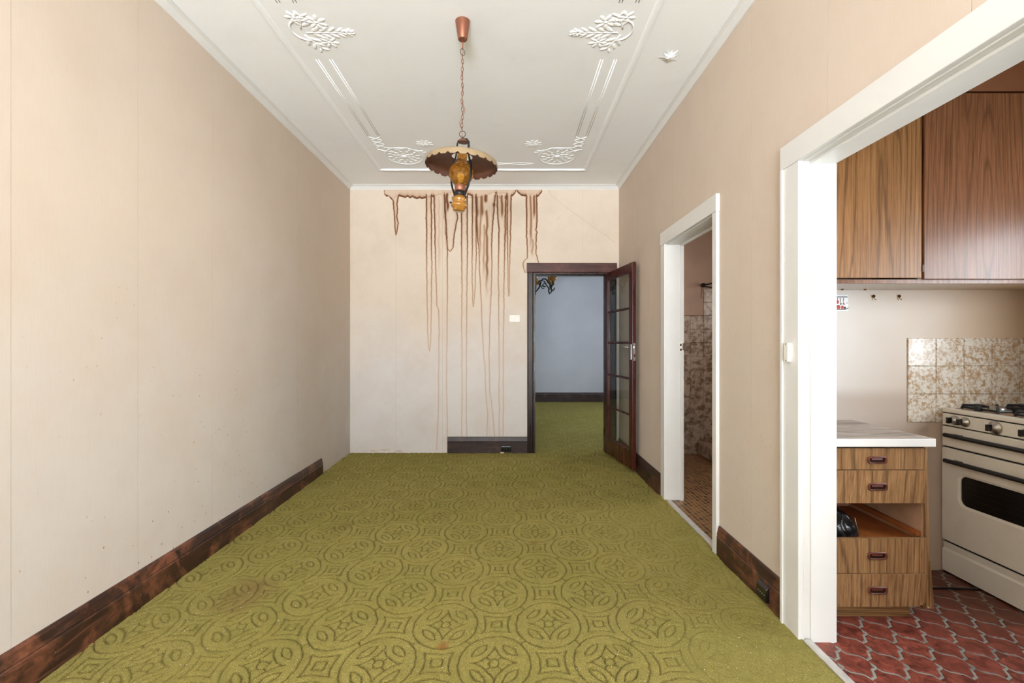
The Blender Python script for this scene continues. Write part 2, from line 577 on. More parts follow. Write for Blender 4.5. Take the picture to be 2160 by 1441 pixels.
# ------------------------------------------------------------------ mesh helpers
class MB:
    def __init__(self):
        self.v, self.f = [], []

    def add(self, vs, fs):
        o = len(self.v)
        self.v += [tuple(p) for p in vs]
        self.f += [tuple(i + o for i in f) for f in fs]
        return self

    def box(self, x0, x1, y0, y1, z0, z1):
        v = [(x0, y0, z0), (x1, y0, z0), (x1, y1, z0), (x0, y1, z0), (x0, y0, z1), (x1, y0, z1), (x1, y1, z1), (x0, y1, z1)]
        return self.add(v, [(0, 3, 2, 1), (4, 5, 6, 7), (0, 1, 5, 4), (1, 2, 6, 5), (2, 3, 7, 6), (3, 0, 4, 7)])

    def prism(self, poly, axis, a, b, cap=True):
        """poly (u,v) extruded along axis: x->(a,u,v) y->(u,a,v) z->(u,v,a)"""
        def P(u, v, t):
            return {'x': (t, u, v), 'y': (u, t, v), 'z': (u, v, t)}[axis]
        n = len(poly)
        vs = [P(u, v, a) for u, v in poly] + [P(u, v, b) for u, v in poly]
        fs = [(i, (i + 1) % n, n + (i + 1) % n, n + i) for i in range(n)]
        if cap:
            fs += [tuple(range(n - 1, -1, -1)), tuple(range(n, 2 * n))]
        return self.add(vs, fs)

    def tube(self, pts, r, n=8, closed=False, cap=True):
        pts = [Vector(p) for p in pts]
        k = len(pts)
        rs = r if isinstance(r, (list, tuple)) else [r] * k
        vs, fs = [], []
        up = None
        for i, p in enumerate(pts):
            a = pts[(i - 1) % k] if (closed or i > 0) else p
            b = pts[(i + 1) % k] if (closed or i < k - 1) else p
            t = (b - a).normalized()
            if up is None:
                up = Vector((0, 0, 1)) if abs(t.z) < 0.9 else Vector((1, 0, 0))
            s = t.cross(up).normalized()
            up = s.cross(t).normalized()
            for j in range(n):
                an = 2 * PI * j / n
                vs.append(p + (s * math.cos(an) + up * math.sin(an)) * rs[i])
        m = k if closed else k - 1
        for i in range(m):
            i2 = (i + 1) % k
            for j in range(n):
                j2 = (j + 1) % n
                fs.append((i * n + j, i * n + j2, i2 * n + j2, i2 * n + j))
        if cap and not closed:
            fs += [tuple(range(n - 1, -1, -1)), tuple((k - 1) * n + j for j in range(n))]
        return self.add(vs, fs)

    def strap(self, pts, w, t, wdir):
        """flat band along pts: width w along wdir, thickness t"""
        pts = [Vector(p) for p in pts]
        wd = Vector(wdir).normalized()
        vs, fs = [], []
        k = len(pts)
        for i, p in enumerate(pts):
            tg = (pts[min(i + 1, k - 1)] - pts[max(i - 1, 0)]).normalized()
            nn = tg.cross(wd).normalized()
            for a, b in ((-1, -1), (1, -1), (1, 1), (-1, 1)):
                vs.append(p + wd * (a * w / 2) + nn * (b * t / 2))
        for i in range(k - 1):
            for j in range(4):
                fs.append((i * 4 + j, i * 4 + (j + 1) % 4, (i + 1) * 4 + (j + 1) % 4, (i + 1) * 4 + j))
        fs += [(3, 2, 1, 0), tuple((k - 1) * 4 + j for j in range(4))]
        return self.add(vs, fs)

    def lathe(self, prof, c=(0, 0, 0), n=32, mat=None, axis='z'):
        """prof list of (r,h)"""
        vs, fs = [], []
        k = len(prof)
        for r, h in prof:
            for j in range(n):
                a = 2 * PI * j / n
                q = Vector((r * math.cos(a), r * math.sin(a), h))
                if axis == 'x':
                    q = Vector((q.z, q.x, q.y))
                elif axis == 'y':
                    q = Vector((q.x, q.z, q.y))
                if mat is not None:
                    q = mat @ q
                vs.append(q + Vector(c))
        for i in range(k - 1):
            for j in range(n):
                j2 = (j + 1) % n
                fs.append((i * n + j, i * n + j2, (i + 1) * n + j2, (i + 1) * n + j))
        return self.add(vs, fs)

    def disc(self, c, r, n=24, axis='z'):
        vs = [c]
        for j in range(n):
            a = 2 * PI * j / n
            d = {'z': (math.cos(a), math.sin(a), 0), 'x': (0, math.cos(a), math.sin(a)), 'y': (math.cos(a), 0, math.sin(a))}[axis]
            vs.append(tuple(c[i] + d[i] * r for i in range(3)))
        return self.add(vs, [(0, j + 1, (j + 1) % n + 1) for j in range(n)])

    def dome(self, c, L, W, H, ang, down=True, nu=8, nv=3):
        """half ellipsoid hugging a horizontal surface"""
        vs, fs = [], []
        ca, sa = math.cos(ang), math.sin(ang)
        s = -1 if down else 1
        for i in range(nv):
            e = (PI / 2) * i / nv
            for j in range(nu):
                a = 2 * PI * j / nu
                x, y = L * math.cos(e) * math.cos(a), W * math.cos(e) * math.sin(a)
                vs.append((c[0] + x * ca - y * sa, c[1] + x * sa + y * ca, c[2] + s * H * math.sin(e)))
        vs.append((c[0], c[1], c[2] + s * H))
        for i in range(nv - 1):
            for j in range(nu):
                fs.append((i * nu + j, i * nu + (j + 1) % nu, (i + 1) * nu + (j + 1) % nu, (i + 1) * nu + j))
        for j in range(nu):
            fs.append(((nv - 1) * nu + j, (nv - 1) * nu + (j + 1) % nu, nv * nu))
        return self.add(vs, fs)

    def build(self, name, mat, parent=None, smooth=False, bevel=0.0, at=None):
        """link as one mesh object; vertices are given in world space"""
        if parent is not None:
            o0 = parent.get('_o', None)
            o0 = Vector(o0) if o0 is not None else Vector((0, 0, 0))
        else:
            o0 = Vector(at) if at is not None else Vector((0, 0, 0))
        me = bpy.data.meshes.new(name)
        me.from_pydata([tuple(Vector(p) - o0) for p in self.v], [], self.f)
        me.validate()
        import bmesh
        bm = bmesh.new()
        bm.from_mesh(me)
        bmesh.ops.recalc_face_normals(bm, faces=bm.faces)
        bm.to_mesh(me)
        bm.free()
        if smooth:
            me.polygons.foreach_set('use_smooth', [True] * len(me.polygons))
        if mat is not None:
            me.materials.append(mat)
        o = bpy.data.objects.new(name, me)
        COL.objects.link(o)
        if parent is not None:
            o.parent = parent
        else:
            o.location = o0
        o['_o'] = tuple(o0)
        if bevel:
            b = o.modifiers.new('bevel', 'BEVEL')
            b.width = bevel
            b.segments = 2
            b.limit_method = 'ANGLE'
            b.angle_limit = math.radians(40)
        return o


def thing(name, label, cat, loc, group=None):
    o = bpy.data.objects.new(name, None)
    o.empty_display_size = 0.05
    o.location = loc
    COL.objects.link(o)
    o['_o'] = tuple(loc)
    return tag(o, label, cat, group)


def tag(o, label, cat=None, group=None):
    o['label'] = label
    if cat:
        o['category'] = cat
    if group:
        o['group'] = group
    return o


def struct(o, label=None):
    o['kind'] = 'structure'
    if label:
        o['label'] = label
    return o


def copy_part(src, parent, loc=None):
    c = src.copy()
    COL.objects.link(c)
    c.parent = parent
    if loc is not None:
        c.location = loc
    return c


def slab(axis, p0, p1, u0, u1, v0, v1, holes=()):
    """wall slab: axis 'x' (thickness in x, u=y, v=z), 'y' (u=x, v=z) or 'z' (u=x, v=y), with rectangular holes"""
    us = sorted({u0, u1, *[h[0] for h in holes if u0 < h[0] < u1], *[h[1] for h in holes if u0 < h[1] < u1]})
    vs = sorted({v0, v1, *[h[2] for h in holes if v0 < h[2] < v1], *[h[3] for h in holes if v0 < h[3] < v1]})
    nu, nv = len(us) - 1, len(vs) - 1

    def solid(i, j):
        if not (0 <= i < nu and 0 <= j < nv):
            return False
        cu, cv = (us[i] + us[i + 1]) / 2, (vs[j] + vs[j + 1]) / 2
        return not any(h[0] < cu < h[1] and h[2] < cv < h[3] for h in holes)

    def P(t, u, v):
        return {'x': (t, u, v), 'y': (u, t, v), 'z': (u, v, t)}[axis]
    mb = MB()
    idx = {}

    def V(t, i, j):
        k = (t, i, j)
        if k not in idx:
            idx[k] = len(mb.v)
            mb.v.append(P(p0 if t == 0 else p1, us[i], vs[j]))
        return idx[k]
    for i in range(nu):
        for j in range(nv):
            if not solid(i, j):
                continue
            for t in (0, 1):
                mb.f.append((V(t, i, j), V(t, i + 1, j), V(t, i + 1, j + 1), V(t, i, j + 1)))
            if not solid(i - 1, j):
                mb.f.append((V(0, i, j), V(0, i, j + 1), V(1, i, j + 1), V(1, i, j)))
            if not solid(i + 1, j):
                mb.f.append((V(0, i + 1, j), V(0, i + 1, j + 1), V(1, i + 1, j + 1), V(1, i + 1, j)))
            if not solid(i, j - 1):
                mb.f.append((V(0, i, j), V(0, i + 1, j), V(1, i + 1, j), V(1, i, j)))
            if not solid(i, j + 1):
                mb.f.append((V(0, i, j + 1), V(0, i + 1, j + 1), V(1, i + 1, j + 1), V(1, i, j + 1)))
    return mb


PT = 0.0022       # paper thickness


def paper_strips(wall, axis, face, inward, u_edges, v0, v1, mat, holes=(), gap=0.0017):
    """wallpaper drops standing 2 mm proud of the wall, thin open seams between them"""
    for a, b in zip(u_edges[:-1], u_edges[1:]):
        p1 = face + inward * PT
        s = slab(axis, face, p1, a + gap / 2, b - gap / 2, v0, v1, holes)
        if s.f:
            s.build('wallpaper_strip', mat, wall)


# ------------------------------------------------------------------ the setting: floors
struct(slab('z', -0.16, -0.05, XL - 0.2, XE + 0.2, YF - 0.2, YB + 0.06).build('floor', MAT['shell']), 'bare floor under the carpet and tiles')
struct(slab('z', -0.16, -0.05, XNL - 0.2, XNR + 0.2, YB + 0.06, YN + 0.2).build('floor_far_room', MAT['shell']), 'bare floor of the room beyond the doorway')

# ------------------------------------------------------------------ walls of the lounge
wl = struct(slab('x', XL - 0.12, XL, YF, YB + 0.12, -0.06, ZC + 0.05).build('wall_left', MAT['plaster_edge']), 'long beige papered wall on the left')
wr = struct(slab('x', XR, XK, YF, YB + 0.12, -0.06, ZC + 0.05,
                 [(BY0 - 0.021, BY1 + 0.021, -0.1, BZ + 0.021), (KY0 - 0.021, KY1 + 0.021, -0.1, KZ + 0.021)]).build('wall_right', MAT['plaster_edge']), 'beige papered wall with two white framed openings')
wb = struct(slab('y', YB, YB + 0.12, XL - 0.12, XR + 0.02, -0.06, ZC + 0.05, [(DX0 - 0.031, DX1 + 0.031, -0.1, DZ + 0.001)]).build('wall_back', MAT['plaster_edge']),
            'far end wall with brown water stains and a dark doorway')
WIN = (-1.45, 0.9, 0.55, 2.5)
wf = struct(slab('y', YF - 0.12, YF, XL - 0.12, XK, -0.06, ZC + 0.05, [WIN]).build('wall_front', MAT['shell']), 'window wall behind the viewpoint')

edgesL = [YF, -3.51, -2.927, -2.343, -1.76, -1.177, -0.594, -0.011, 0.572, 1.147, 1.723, 2.313, 2.893, 3.46, 4.06, 4.64, 5.22, YB - PT]
paper_strips(wl, 'x', XL, 1, edgesL, -0.05, ZC - 0.03, MAT['paper'])
edgesR = [YF, -3.38, -2.797, -2.213, -1.63, -1.05, -0.46, 0.12, 0.70, 1.287, 1.87, 2.454, 3.026, 3.63, 4.21, 4.81, YB - PT]
paper_strips(wr, 'x', XR, -1, edgesR, -0.05, ZC - 0.03, MAT['paper_right'],
             [(BY0 - 0.03, BY1 + 0.03, -0.1, BZ + 0.03), (KY0 - 0.03, KY1 + 0.03, -0.1, KZ + 0.03)])


# -------- water stained paper on the far wall: fine grid carrying the stain mark
def wx(px):
    return (px - 1073.0) / 185.0


def wz(py):
    return EYE - (py - 724.0) / 185.0


def smooth_noise(t, seed, scale):
    r = np.random.default_rng(seed)
    k = r.uniform(-1, 1, 4000)
    q = t / scale + 1500
    i = np.floor(q).astype(int)
    f = q - i
    f = f * f * (3 - 2 * f)
    return k[i % 4000] * (1 - f) + k[(i + 1) % 4000] * f


DRIPS = [  # (left edge [(y,x)...], right edge, strength, seed)
    ([(401, 810.5), (409, 811), (413, 818), (418, 825), (424, 829), (444, 831), (468, 832), (486, 833), (497, 835)],
     [(401, 845), (414, 841), (430, 838), (443, 839), (456, 837), (471, 840), (482, 839), (492, 836.5), (497, 835)], 0.9),
    ([(404, 898), (415, 898.7), (558, 900), (700, 901.5), (730, 904), (742, 905.8)],
     [(404, 911), (415, 910.5), (558, 911), (700, 909.6), (730, 907.6), (742, 905.8)], 1.0),
    ([(404, 915), (421, 915.5), (558, 918.5), (647, 921.5), (653, 925), (700, 926), (800, 925), (870, 924.5), (951, 921)],
     [(404, 938), (470, 941.6), (531, 944.3), (590, 943.7), (700, 943.5), (770, 942.2), (858, 943), (925, 944.3), (951, 944.3)], 1.0),
    ([(402, 936), (440, 938), (466, 939.3), (475, 940.7), (504, 941.6), (525, 944.3), (531, 949.6)],
     [(402, 958), (439, 961.5), (460, 966.8), (472, 963), (498, 958.5), (522, 956), (531, 949.6)], 1.0),
    ([(404, 973), (600, 974), (800, 974.2), (860, 974.4), (922, 974)], [(404, 986), (558, 985.8), (700, 984.5), (860, 983.6), (922, 984.8)], 1.0),
    ([(404, 995.6), (528, 996), (587, 995.6), (630, 997), (648, 998.5)], [(404, 1005), (469, 1005), (546, 1004.4), (617, 1002), (648, 998.5)], 0.9),
    ([(402, 1003), (440, 1004), (487, 1006), (528, 1010.4), (572, 1011.8), (647, 1015.4), (700, 1017), (769, 1022), (828, 1025), (872, 1028.7), (922, 1026)],
     [(402, 1046), (433, 1043), (469, 1040), (528, 1037), (570, 1038), (617, 1036.4), (661, 1034.7), (700, 1032.6), (754, 1032), (828, 1033.5), (846, 1037), (881, 1040), (922, 1044)], 1.0),
    ([(402, 1047), (442, 1049), (484, 1051.8), (558, 1051), (700, 1052.4), (922, 1053)], [(402, 1070), (424, 1068), (498, 1065), (587, 1063.7), (700, 1062), (922, 1061.6)], 1.0),
    ([(402, 1069), (418, 1069.6), (528, 1070.5), (610, 1072), (626, 1072.8)], [(402, 1080), (418, 1079), (498, 1077), (558, 1075.5), (617, 1073.6), (626, 1072.8)], 0.9),
    ([(402, 1110), (412, 1109.6), (470, 1110.5), (496, 1111), (499, 1109.8), (503, 1111.6), (545, 1112), (550, 1106), (556, 1103.4), (566, 1104), (576, 1108)],
     [(402, 1133), (412, 1132), (470, 1133), (486, 1131.5), (490, 1134), (494, 1131.5), (535, 1131), (545, 1134), (556, 1136.5), (576, 1137)], 1.0),
]
BAND = ([810, 811, 818, 828, 840, 860, 880, 898, 915, 940, 960, 985, 1005, 1030, 1046, 1060, 1075, 1081, 1086, 1089],
        [402, 409, 413, 420, 413, 415, 417, 417, 414, 407, 404, 408, 416, 409, 406, 408, 412, 412, 407, 401])
BAND2 = ([1090, 1093, 1098, 1108, 1120, 1132, 1138, 1143, 1144], [401, 407, 411, 413, 410, 413, 410, 405, 400])
STREAKS = [(926, 410, 600, 4.0, .30), (933, 408, 570, 3.0, .22), (940, 406, 540, 2.5, .5), (943.5, 404, 455, 3.5, .95), (937, 440, 470, 4.0, .5),
           (1017, 409, 470, 4.0, .75), (1021, 470, 600, 3.0, .5), (1027, 440, 640, 3.4, .7), (1025, 407, 432, 4.5, .9), (1006, 410, 520, 3.6, .8),
           (1013, 410, 560, 2.6, .6), (1043, 424, 440, 3.5, .9), (1053, 408, 424, 4.0, .5), (1059, 408, 470, 3.2, .8), (1068, 408, 424, 4.2, .9), (1067, 420, 540, 2.4, .6),
           (1119, 408, 540, 3.4, .65), (1127, 408, 470, 3.4, .8), (1123, 500, 548, 3.4, .5), (997, 412, 420, 10, .6), (905, 410, 418, 5, .7), (949, 406, 412, 5, .6)]


def stain_value(X, Z):
    px = X * 185.0 + 1073.0
    py = 724.0 - (Z - EYE) * 185.0
    out = np.zeros_like(px)
    fade = np.clip(1.0 - (py - 490) / 480.0, 0.46, 1.0)
    ins = np.zeros_like(px)
    for k, (L, R, st) in enumerate(DRIPS):
        ly, lx = zip(*L)
        ry, rx = zip(*R)
        jl = smooth_noise(py, 100 + k, 4.0) * 0.35 + smooth_noise(py, 300 + k, 22.0) * 0.5
        jr = smooth_noise(py, 200 + k, 4.0) * 0.45 + smooth_noise(py, 400 + k, 22.0) * 0.5
        xl = np.interp(py, ly, lx) + jl
        xr = np.interp(py, ry, rx) + jr
        inside = (py > ly[0]) & (py < max(ly[-1], ry[-1]))
        dl, dr = px - xl, xr - px
        d = np.minimum(dl, dr)
        top = np.clip((560 - py) / 160.0, 0, 1)
        v = 0.62 * np.exp(-(d / 1.45) ** 2) + (0.14 + 0.52 * top) * np.exp(-np.maximum(d, 0) / 3.4) * (d > -0.6) + (0.02 + 0.10 * top) * (d > 0)
        v = np.where((d > -2.6) & inside, v, 0) * st * fade * np.clip((py - 406) / 7.0, 0, 1)
        ins = np.maximum(ins, np.clip(d / 2.0, 0, 1) * (py < 440))
        out = np.maximum(out, np.clip(v, 0, 1))
    for bx, by in (BAND, BAND2):
        low = np.interp(px, bx, by) + smooth_noise(px, 77, 5.0) * 2.0
        d = low - py
        ok = (px > bx[0]) & (px < bx[-1]) & (d > -2)
        v = (0.38 * np.exp(-(d / 1.8) ** 2) + 0.45 * np.exp(-np.maximum(d, 0) / 4.5)) * (1 - 0.85 * ins) + 0.24
        out = np.maximum(out, np.where(ok, v, 0))
    for (sx, y0, y1, wd, st) in STREAKS:
        xx = sx + smooth_noise(py, int(sx), 14.0) * 1.3
        along = np.clip((py - y0) / 6.0, 0, 1) * np.clip((y1 - py) / (0.35 * (y1 - y0)), 0, 1)
        out = np.maximum(out, st * np.exp(-((px - xx) / (wd * 1.25)) ** 2 * 1.6) * along)
    # low tide marks where the skirting is missing
    for (a, b, y) in ((781, 823, 950), (832, 850, 952)):
        yy = y + smooth_noise(px, 12, 7.0) * 1.5
        out = np.maximum(out, np.where((px > a) & (px < b), 0.55 * np.exp(-((py - yy) / 0.9) ** 2), 0))
    return out


def grid_object(name, xs, zs, y, mat, parent, hole, at):
    xs, zs = np.asarray(xs), np.asarray(zs)
    nx, nz = len(xs), len(zs)
    X, Z = np.meshgrid(xs, zs)
    co = np.stack([X.ravel() - at[0], np.full(X.size, y - at[1]), Z.ravel() - at[2]], 1)
    i, j = np.meshgrid(np.arange(nx - 1), np.arange(nz - 1))
    cx, cz = (xs[i] + xs[i + 1]) / 2, (zs[j] + zs[j + 1]) / 2
    keep = ~((cx > hole[0]) & (cx < hole[1]) & (cz > hole[2]) & (cz < hole[3]))
    a = (j * nx + i)[keep]
    quads = np.stack([a, a + 1, a + nx + 1, a + nx], 1)
    me = bpy.data.meshes.new(name)
    me.vertices.add(len(co))
    me.vertices.foreach_set('co', co.ravel())
    me.loops.add(quads.size)
    me.loops.foreach_set('vertex_index', quads.ravel())
    me.polygons.add(len(quads))
    me.polygons.foreach_set('loop_start', np.arange(0, quads.size, 4))
    at_ = me.attributes.new('water_stain', 'FLOAT', 'POINT')
    at_.data.foreach_set('value', stain_value(X.ravel(), Z.ravel()).astype(np.float32))
    me.update(calc_edges=True)
    me.materials.append(mat)
    o = bpy.data.objects.new(name, me)
    COL.objects.link(o)
    o.parent = parent
    return o


def axis_pts(a, b, step, cuts=()):
    pts = set(np.round(np.arange(a, b, step), 6)) | {round(b, 6)} | {round(c, 6) for c in cuts if a < c < b}
    return sorted(pts)


seam = [XL + PT, wx(835), wx(933.5), wx(1032), wx(1130.5), wx(1229), XR - PT]
hole = (DX0 - 0.03, DX1 + 0.03, -0.2, DZ + 0.03)
for a, b in zip(seam[:-1], seam[1:]):
    a2, b2 = a + 0.0006, b - 0.0006
    xs = axis_pts(a2, b2, 0.0048 if (b > wx(800) and a < wx(1129)) else 0.1, (hole[0], hole[1]))
    if a > wx(1130) and a < wx(1200):
        xs = sorted(set(axis_pts(a2, wx(1148), 0.0048, (hole[0], hole[1]))) | set(axis_pts(wx(1148), b2, 0.1, (hole[0], hole[1]))))
    zs = axis_pts(-0.05, ZC - 0.03, 0.009, (hole[3],))
    if b > wx(800) and a < wx(1140):
        zs = sorted(set(axis_pts(wz(640), ZC - 0.03, 0.005, (hole[3],))) | set(axis_pts(-0.05, wz(640), 0.012)))
    grid_object('wallpaper_strip', xs, zs, YB - PT, MAT['paper_back'], wb, hole, (0, 0, 0))


# lifted plaster crack running down from the far cornice towards the door
def crack_line(pts, r):
    mb = MB()
    out = []
    for (x, y) in pts:
        out.append((wx(x), YB - PT - 0.0005, wz(y)))
    mb.tube(out, r, 5)
    return mb


ck = crack_line([(1159, 402), (1160, 410), (1168, 416), (1177, 424), (1187, 431), (1195, 438), (1206, 446), (1217, 454), (1230, 464), (1246, 476), (1262, 486), (1280, 498), (1296, 512)], 0.0035)
ck.tube([(wx(x), YB - PT - 0.0005, wz(y)) for x, y in ((1195, 438), (1193, 446), (1184, 454), (1174, 463))], 0.0022, 5)
ck.build('plaster_crack', MAT['paper_back'], wb, True)

# ------------------------------------------------------------------ ceiling with its fibrous plaster relief
ce = struct(slab('z', ZC, ZC + 0.08, XL - 0.12, XK, YF - 0.12, YB + 0.12).build('ceiling', MAT['ceiling']), 'white plaster ceiling with moulded borders')
CX = -0.268     # centre line of the ceiling pattern


def cornice_profile(d, h):
    return [(0, 0), (0, -h), (0.006, -h), (0.007, -h + 0.008), (0.012, -h + 0.014), (0.028, -0.012), (d - 0.006, -0.006), (d, -0.005), (d, 0)]


cp = cornice_profile(0.05, 0.046)
mb = MB().prism([(XL + d, ZC + z) for d, z in cp], 'y', YF, YB)
struct(mb.build('trim_1', MAT['white_trim']), 'white cornice along the left wall')
mb = MB().prism([(XR - d, ZC + z) for d, z in cp], 'y', YF, YB)
struct(mb.build('trim_2', MAT['white_trim']), 'white cornice along the right wall')
mb = MB().prism([(YB - d, ZC + z) for d, z in cp], 'x', XL, XR)
struct(mb.build('trim_3', MAT['white_trim']), 'white cornice above the stained end wall')

# bead border set in from the walls
FX0, FX1, FY1 = CX - 1.066, CX + 1.066, 4.895


def bead(path, w, h):
    """half round bead on the ceiling along an axis-aligned segment"""
    (x0, y0), (x1, y1) = path
    prof = [(-w / 2, 0), (-w / 2 + 0.003, -h * 0.6), (-w * 0.15, -h), (w * 0.15, -h), (w / 2 - 0.003, -h * 0.6), (w / 2, 0)]
    m_ = MB()
    if abs(x0 - x1) < 1e-6:
        m_.prism([(x0 + u, ZC + v) for u, v in prof], 'y', min(y0, y1), max(y0, y1))
    else:
        m_.prism([(y0 + u, ZC + v) for u, v in prof], 'x', min(x0, x1), max(x0, x1))
    return m_


for seg in (((FX0, YF + 0.5), (FX0, FY1)), ((FX1, YF + 0.5), (FX1, FY1))):
    bead(seg, 0.045, 0.008).build('ceiling_bead', MAT['ceiling'], ce)
# far bead bows a little, as the sagging plaster does
pts = [(FX0 + (FX1 - FX0) * i / 24, FY1, ZC - 0.002 - 0.004 * math.sin(i * 0.9) ** 2) for i in range(25)]
MB().tube(pts, 0.013, 8).build('ceiling_bead', MAT['ceiling'], ce, True)
for s in (-1, 1):
    for off in (0.858, 0.945):
        for (a, b) in ((YF + 0.7, 2.50), (3.0, 4.12)):
            for e in (-0.008, 0.008):
                x = CX + s * off + e
                MB().tube([(x, a, ZC + 0.0022), (x, b, ZC + 0.0022)], 0.0042, 6).build('ceiling_rib', MAT['ceiling'], ce, True)


def flower(mb, x, y, r, n, rot, h=0.006):
    for k in range(n):
        a = rot + 2 * PI * k / n
        mb.dome((x + r * 0.55 * math.cos(a), y + r * 0.55 * math.sin(a), ZC), r * 0.46, r * 0.2, h, a)
    mb.dome((x, y, ZC), r * 0.22, r * 0.22, h * 1.2, 0)


def leaf_spray(mb, x, y, ang, L, n, w):
    """stem with paired leaves"""
    ca, sa = math.cos(ang), math.sin(ang)
    pts = [(x + ca * L * t, y + sa * L * t, ZC) for t in (0, .25, .5, .75, 1)]
    mb.tube(pts, [0.005, 0.005, 0.0045, 0.004, 0.003], 6)
    for k in range(n):
        t = (k + 0.6) / n
        for s in (-1, 1):
            a = ang + s * 0.75
            px, py = x + ca * L * t, y + sa * L * t
            l = w * (1.1 - 0.5 * t)
            mb.dome((px + math.cos(a) * l * 0.6, py + math.sin(a) * l * 0.6, ZC), l * 0.55, l * 0.2, 0.005, a)


for s in (-1, 1):
    # big floral spray half way along the border
    mb = MB()
    bx, by = CX + s * 0.90, 2.74
    leaf_spray(mb, bx, by, PI if s > 0 else 0, 0.24, 5, 0.075)
    leaf_spray(mb, bx + s * 0.02, by + 0.02, (PI * 0.62 if s > 0 else PI * 0.38), 0.15, 3, 0.07)
    leaf_spray(mb, bx + s * 0.02, by - 0.03, (-PI * 0.62 if s > 0 else -PI * 0.38), 0.13, 3, 0.07)
    flower(mb, bx - s * 0.10, by + 0.085, 0.06, 7, 0.2)
    flower(mb, bx - s * 0.09, by - 0.09, 0.065, 7, 0.5)
    flower(mb, bx + s * 0.015, by - 0.13, 0.055, 6, 0.1)
    for k in range(12):
        mb.dome((bx - s * (0.21 + 0.012 * (k % 6)), by + (k // 6) * 0.022 - 0.012 + random.uniform(-.008, .008), ZC), 0.011, 0.011, 0.007, 0)
    mb.tube([(bx + s * 0.08 * math.cos(a) * 1.0, by - 0.02 + 0.09 * math.sin(a), ZC) for a in np.linspace(-2.2, 1.6, 14)], 0.006, 6)
    mb.build('ceiling_ornament', MAT['ceiling'], ce, True)
    # corner medallion and smaller rosette
    mb = MB()
    mx, my = CX + s * 0.735, 4.55
    mb.tube([(mx + 0.175 * math.cos(a), my + 0.20 * math.sin(a), ZC) for a in np.linspace(0, 2 * PI, 33)[:-1]], 0.006, 6, closed=True)
    for ring, n in ((0.05, 6), (0.095, 10), (0.14, 14)):
        for k in range(n):
            a = 2 * PI * k / n + ring * 9
            mb.dome((mx + ring * math.cos(a) * 0.95, my + ring * 1.1 * math.sin(a), ZC), 0.026, 0.012, 0.006, a + random.uniform(-0.6, 0.6))
    mb.dome((mx, my, ZC), 0.03, 0.03, 0.016, 0)
    flower(mb, CX + s * 0.49, 4.27, 0.085, 9, 0.3, 0.006)
    flower(mb, CX + s * 0.49, 4.27, 0.045, 6, 0.1, 0.010)
    leaf_spray(mb, CX + s * 0.60, 4.40, (PI * 0.75 if s > 0 else PI * 0.25), 0.10, 2, 0.05)
    mb.build('ceiling_ornament', MAT['ceiling'], ce, True)
    # interlaced ribbon at the corner
    mb = MB()
    q = CX + s * 0.90
    mb.tube([(q + s * 0.045 * math.cos(t * PI * 3), 4.12 + 0.24 * t, ZC) for t in np.linspace(0, 1, 18)], 0.006, 6)
    mb.tube([(q - s * 0.045 * math.cos(t * PI * 3), 4.12 + 0.24 * t, ZC) for t in np.linspace(0, 1, 18)], 0.006, 6)
    mb.tube([(q - s * 0.03, 4.36, ZC), (q - s * 0.08, 4.36, ZC), (q - s * 0.16, 4.38, ZC), (q - s * 0.24, 4.36, ZC)], 0.006, 6)
    mb.tube([(q + s * 0.05, 4.38, ZC), (q - s * 0.02, 4.43, ZC), (q - s * 0.09, 4.47, ZC)], 0.006, 6)
    mb.build('ceiling_ribbon', MAT['ceiling'], ce, True)
mb = MB()
for ph in (0, PI):
    mb.tube([(CX - 0.52 + 1.04 * t, 4.74 + 0.022 * math.sin(t * PI * 4 + ph), ZC) for t in np.linspace(0, 1, 60)], 0.0055, 6)
mb.build('ceiling_ribbon', MAT['ceiling'], ce, True)

# peeling paint
mb = MB()
fx, fy = 1.0, 2.95
for k in range(9):
    a = 2 * PI * k / 9 + random.uniform(-.2, .2)
    r0, r1 = 0.012, random.uniform(0.04, 0.10)
    dx, dy = math.cos(a), math.sin(a)
    w_ = random.uniform(0.012, 0.022)
    p = [(fx + dx * r1, fy + dy * r1, ZC - 0.0005), (fx + dx * r0 - dy * w_, fy + dy * r0 + dx * w_, ZC - random.uniform(.006, .022)),
         (fx + dx * r0 * .2, fy + dy * r0 * .2, ZC - random.uniform(.014, .03)), (fx + dx * r0 + dy * w_, fy + dy * r0 - dx * w_, ZC - random.uniform(.006, .02))]
    mb.add(p, [(0, 1, 2), (0, 2, 3)])
mb.build('peeling_paint', MAT['ceiling'], ce)


# ------------------------------------------------------------------ skirting boards
def skirt_profile(h=0.186, d=0.021):
    return [(0, 0), (d, 0), (d, h * 0.66), (d - 0.004, h * 0.69), (d - 0.001, h * 0.73), (d - 0.004, h * 0.80), (d - 0.009, h * 0.93), (d - 0.014, h), (0, h)]


sk = skirt_profile()
struct(MB().prism([(XL + PT + d, -0.046 + z) for d, z in sk], 'y', YF, 4.57).build('baseboard_left', MAT['skirt_y']), 'scuffed dark wooden skirting along the left wall')
struct(MB().prism([(YB - PT - d, -0.001 + z) for d, z in sk], 'x', wx(944), wx(1112)).build('baseboard_back', MAT['skirt_x']), 'short dark skirting board beside the dark doorway')
struct(MB().prism([(XR - PT - d, -0.022 + z) for d, z in sk], 'y', KY1 + 0.126, BY0 - 0.067).build('baseboard_right', MAT['skirt_y']), 'dark skirting between the two white framed openings')
struct(MB().prism([(XR - PT - d, -0.012 + z) for d, z in sk], 'y', BY1 + 0.09, YB - 0.03).build('baseboard_right_far', MAT['skirt_y']), 'dark skirting behind the open glazed door')
struct(MB().prism([(YN - 0.002 - d, 0.0 + z * 1.07) for d, z in sk], 'x', XNL, XNR).build('baseboard_far_room', MAT['skirt_x']), 'dark skirting across the grey room beyond')


